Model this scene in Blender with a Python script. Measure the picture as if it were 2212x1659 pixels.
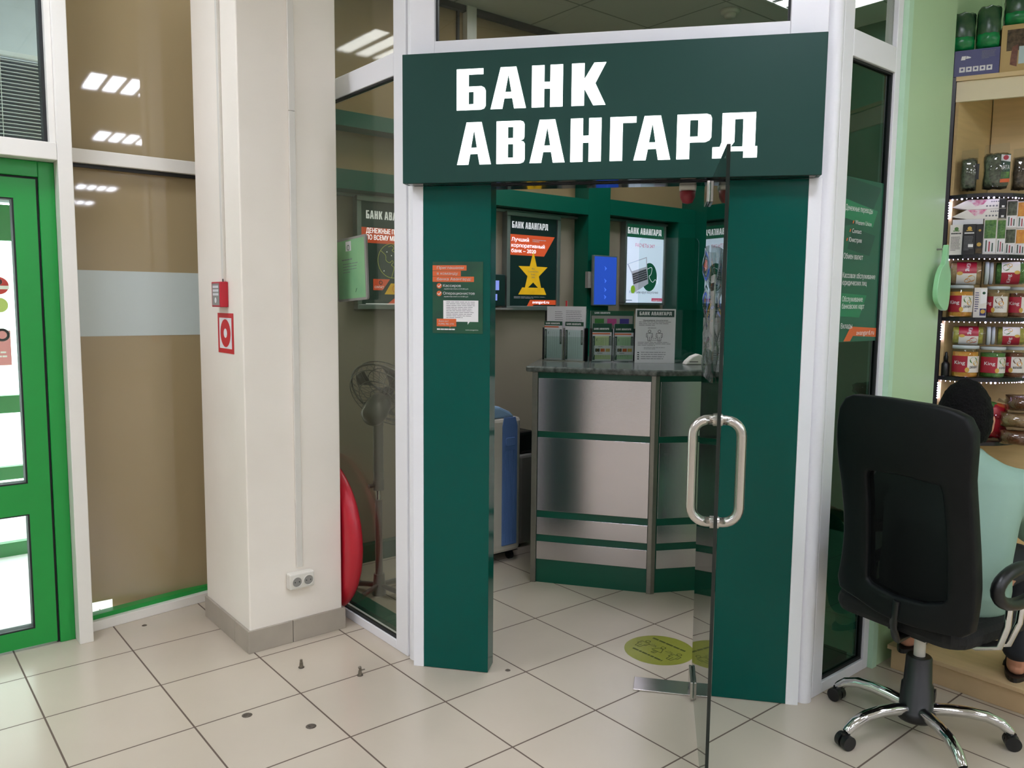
import bpy, bmesh, math, random
from mathutils import Vector, Matrix
from mathutils.geometry import delaunay_2d_cdt
random.seed(7)
PI = math.pi
S = bpy.context.scene
COL = S.collection
for o in list(bpy.data.objects): bpy.data.objects.remove(o)

# ------------------------------------------------------------------ camera, world, exposure
cd = bpy.data.cameras.new('camera'); cam = bpy.data.objects.new('camera', cd); COL.objects.link(cam)
cam.location = (-0.46497, -3.59829, 1.50632)
cam.rotation_euler = (1.47007, -0.0096145, -0.688309)
cd.sensor_width = 36.0; cd.sensor_fit = 'HORIZONTAL'; cd.lens = 1736.63 / 2212 * 36
cd.clip_start = 0.05; cd.clip_end = 200
S.camera = cam
W = bpy.data.worlds.new('sky'); S.world = W; W.use_nodes = True
W.node_tree.nodes['Background'].inputs[0].default_value = (0.93, 0.97, 1.0, 1)
W.node_tree.nodes['Background'].inputs[1].default_value = 6.0
S.view_settings.view_transform = 'Standard'; S.view_settings.look = 'None'
S.view_settings.exposure = 0.0; S.view_settings.gamma = 1.0; S.view_settings.use_curve_mapping = False
try:
    S.cycles.max_bounces = 10; S.cycles.transparent_max_bounces = 16; S.cycles.caustics_reflective = False
    S.cycles.use_denoising = True
    S.cycles.sample_clamp_indirect = 6.0
except Exception: pass
HALL_LAMP, BANK_LAMP = 39.5, 27.0

# ------------------------------------------------------------------ materials
def lin(h):
    h = h.lstrip('#'); out = []
    for i in (0, 2, 4):
        c = int(h[i:i+2], 16) / 255
        out.append(c / 12.92 if c <= 0.04045 else ((c + 0.055) / 1.055) ** 2.4)
    return (*out, 1.0)
def mat(name, hexc, rough=0.5, metal=0.0, var=0.0, scale=8.0, bump=0.0, emit=0.0, coat=0.0, spec=None, stretch=None, hex2=None):
    m = bpy.data.materials.new(name); m.use_nodes = True; nt = m.node_tree; b = nt.nodes['Principled BSDF']
    c = lin(hexc); b.inputs['Base Color'].default_value = c
    b.inputs['Roughness'].default_value = rough; b.inputs['Metallic'].default_value = metal
    if coat: b.inputs['Coat Weight'].default_value = coat; b.inputs['Coat Roughness'].default_value = 0.06
    if spec is not None: b.inputs['Specular IOR Level'].default_value = spec
    if emit: b.inputs['Emission Color'].default_value = c; b.inputs['Emission Strength'].default_value = emit
    if var or bump or hex2:
        tc = nt.nodes.new('ShaderNodeTexCoord'); mp = nt.nodes.new('ShaderNodeMapping'); nz = nt.nodes.new('ShaderNodeTexNoise')
        nt.links.new(tc.outputs['Object'], mp.inputs[0]); nt.links.new(mp.outputs[0], nz.inputs['Vector'])
        if stretch: mp.inputs['Scale'].default_value = stretch
        nz.inputs['Scale'].default_value = scale; nz.inputs['Detail'].default_value = 4
        if var or hex2:
            r = nt.nodes.new('ShaderNodeValToRGB'); r.color_ramp.elements[0].position = 0.3; r.color_ramp.elements[1].position = 0.7
            c2 = lin(hex2) if hex2 else None
            r.color_ramp.elements[0].color = c2 or tuple(x * (1 - var) for x in c[:3]) + (1,)
            r.color_ramp.elements[1].color = c if c2 else tuple(min(1, x * (1 + var)) for x in c[:3]) + (1,)
            nt.links.new(nz.outputs['Fac'], r.inputs[0]); nt.links.new(r.outputs[0], b.inputs['Base Color'])
        if bump:
            bp = nt.nodes.new('ShaderNodeBump'); bp.inputs['Strength'].default_value = bump; bp.inputs['Distance'].default_value = 0.01
            nt.links.new(nz.outputs['Fac'], bp.inputs['Height']); nt.links.new(bp.outputs[0], b.inputs['Normal'])
    return m
def glass(name, hexc, r0=0.05, power=5.0, top=0.95):
    m = bpy.data.materials.new(name); m.use_nodes = True; nt = m.node_tree; nt.nodes.remove(nt.nodes['Principled BSDF'])
    out = nt.nodes['Material Output']
    tr = nt.nodes.new('ShaderNodeBsdfTransparent'); tr.inputs[0].default_value = lin(hexc)
    gl = nt.nodes.new('ShaderNodeBsdfGlossy'); gl.inputs['Roughness'].default_value = 0.0
    lw = nt.nodes.new('ShaderNodeLayerWeight'); lw.inputs[0].default_value = 0.5
    pw = nt.nodes.new('ShaderNodeMath'); pw.operation = 'POWER'; pw.inputs[1].default_value = power
    ma = nt.nodes.new('ShaderNodeMath'); ma.operation = 'MULTIPLY_ADD'; ma.inputs[1].default_value = top - r0; ma.inputs[2].default_value = r0
    mx = nt.nodes.new('ShaderNodeMixShader')
    nt.links.new(lw.outputs['Facing'], pw.inputs[0]); nt.links.new(pw.outputs[0], ma.inputs[0]); nt.links.new(ma.outputs[0], mx.inputs[0])
    nt.links.new(tr.outputs[0], mx.inputs[1]); nt.links.new(gl.outputs[0], mx.inputs[2]); nt.links.new(mx.outputs[0], out.inputs[0])
    return m
def grid_mat(name, tile, line, pitch, gap, rough, var=0.04, off=(0, 0), line_rough=0.8, spec=0.5):
    m = bpy.data.materials.new(name); m.use_nodes = True; nt = m.node_tree; b = nt.nodes['Principled BSDF']; N = nt.nodes.new; L = nt.links.new
    tc = N('ShaderNodeTexCoord'); sp = N('ShaderNodeSeparateXYZ'); L(tc.outputs['Object'], sp.inputs[0])
    def op(k, a, bb=None):
        n = N('ShaderNodeMath'); n.operation = k
        for i, v in enumerate((a, bb)):
            if v is None: continue
            if isinstance(v, (int, float)): n.inputs[i].default_value = v
            else: L(v, n.inputs[i])
        return n.outputs[0]
    def edge(o, f):
        t = op('DIVIDE', op('ADD', o, f), pitch); fr = op('FRACT', op('ADD', t, 100.5)); d = op('ABSOLUTE', op('SUBTRACT', fr, 0.5))
        return op('LESS_THAN', d, gap / pitch / 2), op('FLOOR', op('ADD', t, 100.0))
    ex, ix = edge(sp.outputs[0], off[0]); ey, iy = edge(sp.outputs[1], off[1])
    e = op('MAXIMUM', ex, ey)
    wn = N('ShaderNodeTexWhiteNoise'); cb = N('ShaderNodeCombineXYZ'); L(ix, cb.inputs[0]); L(iy, cb.inputs[1]); L(cb.outputs[0], wn.inputs[0])
    nz = N('ShaderNodeTexNoise'); nz.inputs['Scale'].default_value = 3.5; nz.inputs['Detail'].default_value = 6; L(tc.outputs['Object'], nz.inputs['Vector'])
    v = op('ADD', op('MULTIPLY', nz.outputs['Fac'], var * 2.2), op('MULTIPLY', wn.outputs['Value'], var * 0.7))
    v = op('ADD', v, 1 - var * 1.45)
    mx = N('ShaderNodeMix'); mx.data_type = 'RGBA'; mx.blend_type = 'MULTIPLY'; mx.inputs[0].default_value = 1.0; mx.inputs[6].default_value = lin(tile); 
    cc = N('ShaderNodeCombineXYZ'); [L(v, cc.inputs[i]) for i in range(3)]; L(cc.outputs[0], mx.inputs[7])
    m2 = N('ShaderNodeMix'); m2.data_type = 'RGBA'; L(e, m2.inputs[0]); L(mx.outputs[2], m2.inputs[6]); m2.inputs[7].default_value = lin(line)
    L(m2.outputs[2], b.inputs['Base Color'])
    m3 = N('ShaderNodeMix'); L(e, m3.inputs[0]); m3.inputs[2].default_value = rough; m3.inputs[3].default_value = line_rough; L(m3.outputs[0], b.inputs['Roughness'])
    b.inputs['Specular IOR Level'].default_value = spec
    bp = N('ShaderNodeBump'); bp.inputs['Strength'].default_value = 0.4; bp.inputs['Distance'].default_value = 0.004; L(op('SUBTRACT', 1.0, e), bp.inputs['Height']); L(bp.outputs[0], b.inputs['Normal'])
    return m
def blend_alpha(name, hexc, alpha, rough=0.6):
    m = mat(name, hexc, rough, spec=0.1); nt = m.node_tree; b = nt.nodes['Principled BSDF']; out = nt.nodes['Material Output']
    tr = nt.nodes.new('ShaderNodeBsdfTransparent'); mx = nt.nodes.new('ShaderNodeMixShader'); mx.inputs[0].default_value = alpha
    nt.links.new(tr.outputs[0], mx.inputs[1]); nt.links.new(b.outputs[0], mx.inputs[2]); nt.links.new(mx.outputs[0], out.inputs[0]); return m

FLOOR = grid_mat('floor_tile', 'C4B8A6', '5F5044', 0.4, 0.0062, 0.22, 0.05, line_rough=0.85)
CEIL = grid_mat('ceiling_tile', 'CFCFC8', '8F8F88', 0.6, 0.012, 0.8, 0.03)
PLASTER = mat('cream_plaster', 'E8E0D2', 0.55, var=0.035, scale=2.5, bump=0.04)
PLASTER_DIRT = mat('worn_plaster', 'F4EDE1', 0.5, hex2='EBE3D6', scale=1.6, bump=0.03)
HALLW = mat('hall_wall', 'D6D3CC', 0.7, var=0.05)
SKIRT = mat('skirting_tile', 'A9A092', 0.4, var=0.08, scale=6)
ALU = mat('white_aluminium', 'EDEDF0', 0.32, var=0.015, scale=3)
ALUW = mat('warm_white_aluminium', 'E6E3DA', 0.34, var=0.02, scale=3)
DARKGAP = mat('black_gasket', '17191A', 0.6, var=0.05)
GREEN = mat('gloss_green_panel', '004F45', 0.16, var=0.02, scale=2, spec=0.2)
GREEND = mat('green_laminate', '00523F', 0.3, var=0.03, scale=3)
SIGNG = mat('sign_green', '143E36', 0.45, var=0.02, scale=3, spec=0.25)
DOORG = mat('door_green', '12923A', 0.35, var=0.03, scale=4)
DOORG2 = mat('outer_door_green', '2C7D45', 0.4, var=0.03)
BROWN = mat('brown_film', 'A08E6C', 0.03, var=0.05, scale=0.8, spec=0.7)
BROWN2 = mat('brown_boarding', '98825F', 0.05, var=0.05, scale=0.8, spec=0.5)
FILM = mat('frosted_strip', 'C2CCC8', 0.25, var=0.02, scale=2)
BEIGE = mat('beige_wall', '948A78', 0.6, var=0.03, scale=2)
MINT = mat('mint_wall', 'BAD9AE', 0.45, var=0.035, scale=1.5, bump=0.03)
MINTE = mat('mint_edge', 'BFE3C4', 0.45, var=0.03)
GL_LEFT = glass('left_tinted_glass', 'EDEFE6', 0.045, 5.0, 0.9)
GL_RIGHT = glass('green_tinted_glass', '78A898', 0.055, 5.0, 0.9)
GL_TOP = glass('grey_tinted_glass', 'E0E3DC', 0.04, 5.0, 0.9)
GL_CLEAR = glass('clear_glass', 'EFF6F2', 0.04, 5.0, 0.95)
GL_DOOR = glass('door_glass', 'DDEBE4', 0.04, 4.0, 0.97)
GLEDGE = mat('dark_glass_edge', '0E1C18', 0.15, var=0.05)
PLEXI = glass('plexiglass', 'F4F8F6', 0.03, 5.0, 0.8)
BAG = glass('clear_plastic', 'EEF0EE', 0.09, 3.0, 0.85)
LIT = mat('lit_letter', 'FFFFFF', 0.5, emit=1.6, var=0.001)
WHITE = mat('white_print', 'E6E4E4', 0.5, var=0.01)
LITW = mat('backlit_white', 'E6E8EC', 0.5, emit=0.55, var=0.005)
GLOSSB = mat('gloss_black', '0B0F0E', 0.06, var=0.05)
PAPER = mat('white_paper', 'D9D7DA', 0.7, var=0.02, scale=20)
GREYTXT = mat('grey_print', '77777C', 0.6, var=0.03)
BLACKTXT = mat('black_print', '1D1F20', 0.6, var=0.03)
ORANGE = mat('orange_print', 'D4622F', 0.5, var=0.02)
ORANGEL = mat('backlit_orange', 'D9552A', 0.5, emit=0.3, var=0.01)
PGREEN = mat('poster_green', '154F33', 0.45, hex2='0E3B2E', scale=9)
PDARK = mat('poster_dark_green', '0A2B28', 0.4, var=0.1)
PDARK2 = mat('poster_slate_green', '2E4740', 0.4, var=0.06)
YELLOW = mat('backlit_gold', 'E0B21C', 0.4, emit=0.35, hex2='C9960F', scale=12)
YLINE = mat('lime_line', 'B9C24A', 0.5, emit=0.15, var=0.02)
LCDW = mat('lit_screen_white', 'C9D6EA', 0.3, emit=0.75, var=0.005)
LCDB = mat('lit_screen_blue', '2A4FB8', 0.3, emit=0.55, var=0.02)
LCDB2 = mat('lit_screen_icon', '4F7BE8', 0.3, emit=0.7, var=0.02)
LCDP = mat('lit_screen_lilac', '8291DE', 0.3, emit=0.6, var=0.02)
LCDG = mat('lit_screen_green', '1E5B43', 0.3, emit=0.35, var=0.02)
LCDR = mat('lit_screen_pink', 'C2305E', 0.3, emit=0.5, var=0.02)
LAPTOP = mat('lit_screen_silver', 'A9ABB8', 0.3, emit=0.5, var=0.03)
LCDK = mat('lit_screen_black', '1B2028', 0.3, var=0.03)
APPLE = mat('lit_screen_lime', '7DA82E', 0.3, emit=0.5, var=0.05)
SILVER = mat('brushed_frame', '8D9593', 0.35, metal=0.7, var=0.05, scale=20)
STEEL = mat('brushed_steel', 'CBC7CC', 0.17, metal=1.0, var=0.03, scale=30, stretch=(1, 1, 60), bump=0.03)
STEELP = mat('steel_post', '8A8882', 0.34, metal=0.9, var=0.05, scale=30)
CHROME = mat('chrome', 'D8D8D8', 0.06, metal=1.0, var=0.01)
SATIN = mat('satin_steel', 'C9C5C0', 0.22, metal=1.0, var=0.02, scale=30)
STONE = mat('speckled_worktop', '6F7570', 0.2, hex2='3C413E', scale=40)
RED = mat('red_plastic', 'B5182B', 0.35, var=0.04, scale=6)
REDP = mat('red_print', 'C4262C', 0.5, var=0.03)
DRED = mat('dark_red_plastic', '8E2531', 0.35, var=0.04)
CREAMP = mat('cream_plastic', 'DAD6CC', 0.35, var=0.02)
GREYP = mat('grey_plastic', '8C8984', 0.45, var=0.04)
DGREYP = mat('dark_grey_plastic', '4A4745', 0.4, var=0.05)
BLACKP = mat('black_plastic', '101112', 0.35, var=0.1)
BLACKF = mat('black_leatherette', '090C0D', 0.5, var=0.15, scale=25, bump=0.08, spec=0.22)
BLACKC = mat('black_cloth', '0F1010', 0.85, var=0.15, scale=60, bump=0.15)
MESHF = blend_alpha('black_mesh_cloth', '080909', 0.97, 0.8)
COOLW = mat('cooler_cream', 'CFC8BA', 0.4, var=0.02)
COOLB = mat('cooler_blue', '6484BC', 0.35, var=0.04)
COOLL = mat('cooler_light_blue', '8FB0CF', 0.3, var=0.03)
FANG = mat('fan_grey', '6F6C67', 0.3, var=0.04)
MINTP = mat('mint_paper', '6FA57C', 0.5, hex2='8DBB86', scale=4)
PALEG = mat('pale_green_form', 'A9C9A0', 0.6, var=0.04, scale=15)
PALEY = mat('pale_yellow_form', 'BFCB97', 0.6, var=0.04, scale=15)
PALEB = mat('pale_blue_form', 'B4C6C6', 0.6, var=0.04, scale=15)
LIME = mat('lime_vinyl', '8A8D30', 0.4, var=0.04)
OLIVE = mat('dark_olive_line', '4A5210', 0.5, var=0.03)
BIRCH = mat('birch_board', 'CDB27F', 0.45, var=0.05, scale=5, stretch=(1, 1, 12))
BIRCHL = mat('pale_board', 'D8CBA8', 0.5, var=0.03, scale=5)
PLANK = mat('plank', 'C8AC84', 0.5, var=0.08, scale=5, stretch=(8, 1, 1))
CARD = mat('kraft_card', 'B89C63', 0.6, var=0.05)
SBLACK = mat('black_shelf_edge', '15131A', 0.35, var=0.05)
LED = mat('led_dot', 'D9CCFF', 0.4, emit=30.0, var=0.001)
NAVY = mat('navy_box', '2B2C66', 0.4, var=0.05)
TEAD = mat('dark_green_foil', '16402A', 0.25, hex2='3A5A38', scale=18, bump=0.2)
TEAG = mat('bright_green_foil', '0E8A47', 0.2, hex2='0A6A36', scale=30, bump=0.3)
HERB = mat('dried_herb', '6E7461', 0.9, hex2='3C4236', scale=70, bump=0.8)
HERBB = mat('dried_brown_herb', '6A5A45', 0.9, hex2='3A3027', scale=60, bump=0.8)
PINK = mat('pink_print', 'C94A7E', 0.5, hex2='E6E4E4', scale=55)
CANDY_O = mat('orange_candy', 'C77A2E', 0.35, hex2='D9A03C', scale=60, bump=0.6)
CANDY_G = mat('green_candy', '5F8A3A', 0.35, hex2='2F5F2A', scale=60, bump=0.6)
CANDY_B = mat('brown_candy', '7A4A2C', 0.35, hex2='5A2F1E', scale=60, bump=0.6)
CANDY_Y = mat('yellow_candy', 'B9AC4A', 0.35, hex2='8A8A3C', scale=60, bump=0.6)
CANDY_T = mat('tan_candy', 'A98A62', 0.35, hex2='8A6A44', scale=60, bump=0.6)
LID = mat('frosted_lid', 'B9C0C4', 0.25, var=0.03)
LABELR = mat('red_label', 'A31E33', 0.4, var=0.03)
LABELW = mat('white_label', 'DDD8D0', 0.5, var=0.02)
SCOOPG = mat('mint_plastic', '9ED9A6', 0.35, var=0.03)
SKIN = mat('skin', 'C08A6E', 0.5, var=0.05, scale=20)
HAIR = mat('black_hair', '0A0909', 0.75, var=0.4, scale=140, bump=1.0, spec=0.15)
SHIRT = mat('mint_shirt', '8DAC9C', 0.8, var=0.04, scale=6, bump=0.08)
JEANS = mat('dark_trousers', '1C2128', 0.85, var=0.15, scale=40)
TUBE = mat('lit_tube', 'E6EAF8', 0.5, emit=HALL_LAMP, var=0.001)
TUBEB = mat('lit_bank_tube', 'F4F2FF', 0.5, emit=BANK_LAMP, var=0.001)
BLIND = mat('blind_slat', 'DDE0E8', 0.4, var=0.03)
VEST = mat('vestibule_wall', 'C3CCD6', 0.7, var=0.04)
GOLD = mat('gold_print', 'C9A24A', 0.5, var=0.05)
MAGENTA = mat('magenta_card', 'A8407A', 0.4, var=0.03)
CARDG = mat('green_card', '2F6F2A', 0.4, var=0.03)
CARDV = mat('violet_card', '38307A', 0.4, var=0.03)
RUST = mat('rusty_bolt', '7A7264', 0.45, metal=0.6, var=0.2, scale=60)
HOLE = mat('drill_hole_dirt', '5A5146', 0.8, var=0.25, scale=90)
LEMON = mat('yellow_tag', 'C2A23A', 0.5, var=0.05)
DUST = mat('outdoor_paving', 'E4E4E2', 0.9, var=0.05)

# ------------------------------------------------------------------ mesh builder
_tx = {}; _gl = {}
def raw_text(t):
    c = bpy.data.curves.new('tmp', 'FONT'); c.body = t; c.size = 40.0; c.resolution_u = 3; c.fill_mode = 'NONE'
    o = bpy.data.objects.new('tmp', c); COL.objects.link(o)
    me = o.evaluated_get(bpy.context.evaluated_depsgraph_get()).to_mesh()
    vs = [(v.co.x, v.co.y) for v in me.vertices]; es = [tuple(sorted(e.vertices)) for e in me.edges]
    bpy.data.objects.remove(o); bpy.data.curves.remove(c)
    return vs, es
def one_glyph(ch):                               # outline filled by the non-zero winding rule; returns points, triangles, advance
    if ch in _gl: return _gl[ch]
    x2 = lambda t: max([v[0] for v in raw_text(t)[0]] or [0])
    adv = x2('|'+ch+'|') - x2('||'); vs, es = raw_text(ch) if ch != ' ' else ([], [])
    tri = []; pts = []
    if vs:
        nxt = [(i, i+1) if (i, i+1) in set(es) else None for i in range(len(vs))]; loops = []; cur = [0]
        for i in range(len(vs)):
            if nxt[i] is None: loops.append(cur); cur = [i+1]
            else: cur.append(i+1)
        E_ = [(vs[l[k]], vs[l[(k+1) % len(l)]]) for l in loops for k in range(len(l))]
        r = delaunay_2d_cdt([Vector(v) for v in vs], [(l[k], l[(k+1) % len(l)]) for l in loops for k in range(len(l))], [], 0, 1e-4)
        pts = [tuple(p) for p in r[0]]
        for f in r[2]:
            cx = sum(pts[i][0] for i in f)/len(f); cy = sum(pts[i][1] for i in f)/len(f); wn = 0
            for p, q in E_:
                if (p[1] <= cy) != (q[1] <= cy):
                    if p[0]+(cy-p[1])/(q[1]-p[1])*(q[0]-p[0]) > cx: wn += 1 if q[1] > p[1] else -1
            if wn: tri.append(tuple(f))
        ok = {i for f in tri for i in f}; remap = {i: k for k, i in enumerate(sorted(ok))}
        pts = [pts[i] for i in sorted(ok)]; tri = [tuple(remap[i] for i in f) for f in tri]
    _gl[ch] = (pts, tri, adv); return _gl[ch]
def glyphs(s, bold):
    if s not in _tx:
        vs = []; fs = []; x = 0
        for ch in s:
            p, t, adv = one_glyph(ch); k = len(vs)
            vs += [((a+x)/40, b/40) for a, b in p]; fs += [tuple(i+k for i in f) for f in t]; x += adv
        _tx[s] = (vs, fs)
    return _tx[s]
class MB:
    def __init__(s): s.v = []; s.f = []; s.mi = []; s.m = []; s.sm = []
    def slot(s, m):
        if m not in s.m: s.m.append(m)
        return s.m.index(m)
    def add(s, vs, fs, m, smooth=False):
        b = len(s.v); s.v += [tuple(x) for x in vs]; k = s.slot(m)
        for f in fs: s.f.append(tuple(i + b for i in f)); s.mi.append(k); s.sm.append(smooth)
        return s
    def box(s, x0, x1, y0, y1, z0, z1, m):
        return s.add([(x0,y0,z0),(x1,y0,z0),(x1,y1,z0),(x0,y1,z0),(x0,y0,z1),(x1,y0,z1),(x1,y1,z1),(x0,y1,z1)],
                     [(0,3,2,1),(4,5,6,7),(0,1,5,4),(1,2,6,5),(2,3,7,6),(3,0,4,7)], m)
    def wall(s, A, B, t0, t1, z0, z1, m):            # slab along A-B, offsets t to the right-hand side
        d = Vector((B[0]-A[0], B[1]-A[1])).normalized(); n = Vector((d.y, -d.x))
        P = [(A[0]+n.x*t0, A[1]+n.y*t0), (B[0]+n.x*t0, B[1]+n.y*t0), (B[0]+n.x*t1, B[1]+n.y*t1), (A[0]+n.x*t1, A[1]+n.y*t1)]
        return s.prism_z(P, z0, z1, m)
    def prism_z(s, P, z0, z1, m):
        n = len(P); a = sum(P[i][0]*P[(i+1)%n][1]-P[(i+1)%n][0]*P[i][1] for i in range(n))
        if a < 0: P = P[::-1]
        vs = [(x,y,z0) for x,y in P] + [(x,y,z1) for x,y in P]
        return s.add(vs, [tuple(range(n))[::-1], tuple(range(n,2*n))] + [(i,(i+1)%n,n+(i+1)%n,n+i) for i in range(n)], m)
    def prism_y(s, P, y0, y1, m):                    # outline in x-z, extruded along y
        n = len(P); a = sum(P[i][0]*P[(i+1)%n][1]-P[(i+1)%n][0]*P[i][1] for i in range(n))
        if a < 0: P = P[::-1]
        vs = [(x,y0,z) for x,z in P] + [(x,y1,z) for x,z in P]
        return s.add(vs, [tuple(range(n)), tuple(range(n,2*n))[::-1]] + [((i+1)%n,i,n+i,n+(i+1)%n) for i in range(n)], m)
    def flat(s, P, m, y=0.0):                        # flat print facing -y
        n = len(P); a = sum(P[i][0]*P[(i+1)%n][1]-P[(i+1)%n][0]*P[i][1] for i in range(n))
        if a < 0: P = P[::-1]
        return s.add([(x,y,z) for x,z in P], [tuple(range(n))], m)
    def rect(s, x0, z0, x1, z1, m, y=0.0): return s.flat([(x0,z0),(x1,z0),(x1,z1),(x0,z1)], m, y)
    def disc(s, x, z, r, m, y=0.0, n=28, rz=None):
        rz = rz or r
        return s.flat([(x+r*math.cos(2*PI*i/n), z+rz*math.sin(2*PI*i/n)) for i in range(n)], m, y)
    def line(s, P, w, m, y=0.0, closed=False):
        P = [Vector(p) for p in P]
        if closed: P.append(P[0])
        for a, b in zip(P, P[1:]):
            d = b - a
            if d.length < 1e-6: continue
            d.normalize(); n = Vector((-d.y, d.x)) * w / 2; e = d * w * 0.3
            s.flat([a-n-e, b-n+e, b+n+e, a+n-e], m, y)
        return s
    def ring(s, x, z, r, w, m, y=0.0, n=28): return s.line([(x+r*math.cos(2*PI*i/n), z+r*math.sin(2*PI*i/n)) for i in range(n)], w, m, y, True)
    def text(s, t, x, z, h, m, y=0.0, w=None, align='L', bold=0.0):
        vs, fs = glyphs(t, 0.0)
        if not vs: return s
        if bold:                                      # heavier strokes: the same letters laid side by side
            for dx, dz in ((-1,0), (1,0), (0,.6)): s.text(t, x+dx*bold*h*1.5, z+dz*bold*h*1.2, h, m, y-.00005, w, align)
        x0 = min(v[0] for v in vs); x1 = max(v[0] for v in vs)
        k = h / 0.72; kx = k if w is None else w / (x1 - x0)
        off = {'L': 0, 'C': -(x1-x0)*kx/2, 'R': -(x1-x0)*kx}[align]
        return s.add([(x+off+(v[0]-x0)*kx, y, z+v[1]*k) for v in vs], fs, m)
    def lines(s, x0, x1, z0, z1, n, m, y=0.0, fill=0.42, seed=1, last=0.6):   # rows of small unreadable print
        r = random.Random(seed); dz = (z1 - z0) / n
        for i in range(n):
            zt = z1 - i*dz; x = x0; xe = x1 if i < n-1 else x0 + (x1-x0)*last
            xe -= (x1-x0)*r.uniform(0, .14)
            while x < xe:
                w = (x1-x0)*r.uniform(.07, .2); e = min(x+w, xe)
                s.rect(x, zt-dz*fill, e, zt, m, y); x = e + (x1-x0)*.018
        return s
    def cyl(s, p0, p1, r, m, n=20, r1=None, caps=True, smooth=True):
        p0 = Vector(p0); p1 = Vector(p1); d = (p1-p0).normalized(); a = d.orthogonal().normalized(); b = d.cross(a); r1 = r if r1 is None else r1
        vs = [p0+(a*math.cos(2*PI*i/n)+b*math.sin(2*PI*i/n))*r for i in range(n)] + [p1+(a*math.cos(2*PI*i/n)+b*math.sin(2*PI*i/n))*r1 for i in range(n)]
        s.add(vs, [(i,(i+1)%n,n+(i+1)%n,n+i) for i in range(n)], m, smooth)
        if caps: s.add(vs, [tuple(range(n))[::-1], tuple(range(n,2*n))], m)
        return s
    def tube(s, path, r, m, n=10, closed=False, flatten=1.0, rs=None):
        P = [Vector(p) for p in path]; L = len(P); rings = []; up = None
        for i in range(L):
            t = (P[(i+1)%L]-P[i-1]) if closed else (P[min(i+1,L-1)]-P[max(i-1,0)])
            t.normalize()
            if up is None: up = t.orthogonal().normalized()
            up = (up - t*up.dot(t)).normalized(); b = t.cross(up); rr = rs[i] if rs else r
            rings.append([P[i]+(up*math.cos(2*PI*j/n)*flatten+b*math.sin(2*PI*j/n))*rr for j in range(n)])
        vs = [v for q in rings for v in q]; fs = []
        for i in range(L if closed else L-1):
            k = (i+1)%L
            fs += [(i*n+j, i*n+(j+1)%n, k*n+(j+1)%n, k*n+j) for j in range(n)]
        s.add(vs, fs, m, True)
        if not closed: s.add(rings[0]+rings[-1], [tuple(range(n))[::-1], tuple(range(n,2*n))], m)
        return s
    def lathe(s, prof, m, n=28, M=None, smooth=True):   # profile (r, z) about z, placed by M
        M = M or Matrix(); vs = []; L = len(prof)
        for r, z in prof: vs += [M @ Vector((r*math.cos(2*PI*i/n), r*math.sin(2*PI*i/n), z)) for i in range(n)]
        return s.add(vs, [(i*n+j, i*n+(j+1)%n, (i+1)*n+(j+1)%n, (i+1)*n+j) for i in range(L-1) for j in range(n)], m, smooth)
    def blob(s, c, r, m, nu=20, nv=12, fn=None):
        vs = []; c = Vector(c)
        for i in range(nv+1):
            th = PI*i/nv
            for j in range(nu):
                ph = 2*PI*j/nu; p = Vector((math.sin(th)*math.cos(ph), math.sin(th)*math.sin(ph), math.cos(th)))
                k = fn(p) if fn else 1.0
                vs.append(c + Vector((p.x*r[0]*k, p.y*r[1]*k, p.z*r[2]*k)))
        return s.add(vs, [(i*nu+j, (i+1)*nu+j, (i+1)*nu+(j+1)%nu, i*nu+(j+1)%nu) for i in range(nv) for j in range(nu)], m, True)
    def heavy(s, t, x, z, h, m, y0, y1=None, w=None):
        adv = sum(HEAVY_ADV[c] for c in t); kx = h if w is None else w/adv
        for c in t:
            for P in HEAVY.get(c, []):
                Q = [(x+px*kx, z+pz*h) for px, pz in P]
                if y1 is None: s.flat(Q, m, y0)
                else: s.prism_y(Q, y0, y1, m)
            x += HEAVY_ADV[c]*kx
        return s
    def mesh(s, name):
        me = bpy.data.meshes.new(name); me.from_pydata(s.v, [], s.f)
        for m in s.m: me.materials.append(m)
        for p, k, sm in zip(me.polygons, s.mi, s.sm): p.material_index = k; p.use_smooth = sm
        me.update(); return me
    def build(s, name, parent=None, bevel=0.0, label=None, cat=None, group=None, kind=None, loc=None, rz=0.0, weld=False):
        o = bpy.data.objects.new(name, s.mesh(name)); COL.objects.link(o)
        if weld:
            bm = bmesh.new(); bm.from_mesh(o.data); bmesh.ops.remove_doubles(bm, verts=bm.verts, dist=1e-5); bm.to_mesh(o.data); bm.free()
        if parent: o.parent = parent
        if loc: o.location = loc
        if rz: o.rotation_euler = (0, 0, rz)
        if bevel:
            b = o.modifiers.new('bevel', 'BEVEL'); b.width = bevel; b.segments = 2; b.limit_method = 'ANGLE'; b.angle_limit = math.radians(40)
        return tag(o, label, cat, group, kind)
def tag(o, label=None, cat=None, group=None, kind=None):
    if label: o['label'] = label
    if cat: o['category'] = cat
    if group: o['group'] = group
    if kind: o['kind'] = kind
    return o
def root(name, label, cat, loc=(0,0,0), rz=0.0, group=None, kind=None):
    o = bpy.data.objects.new(name, None); COL.objects.link(o); o.location = loc; o.rotation_euler = (0,0,rz); o.empty_display_size = .1
    return tag(o, label, cat, group, kind)
def copy_tree(o, parent=None):
    c = o.copy(); COL.objects.link(c)
    if parent: c.parent = parent
    for ch in list(o.children): copy_tree(ch, c)
    return c
def arc(cx, cz, r, a0, a1, n=6): return [(cx+r*math.cos(a0+(a1-a0)*i/n), cz+r*math.sin(a0+(a1-a0)*i/n)) for i in range(n+1)]
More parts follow.
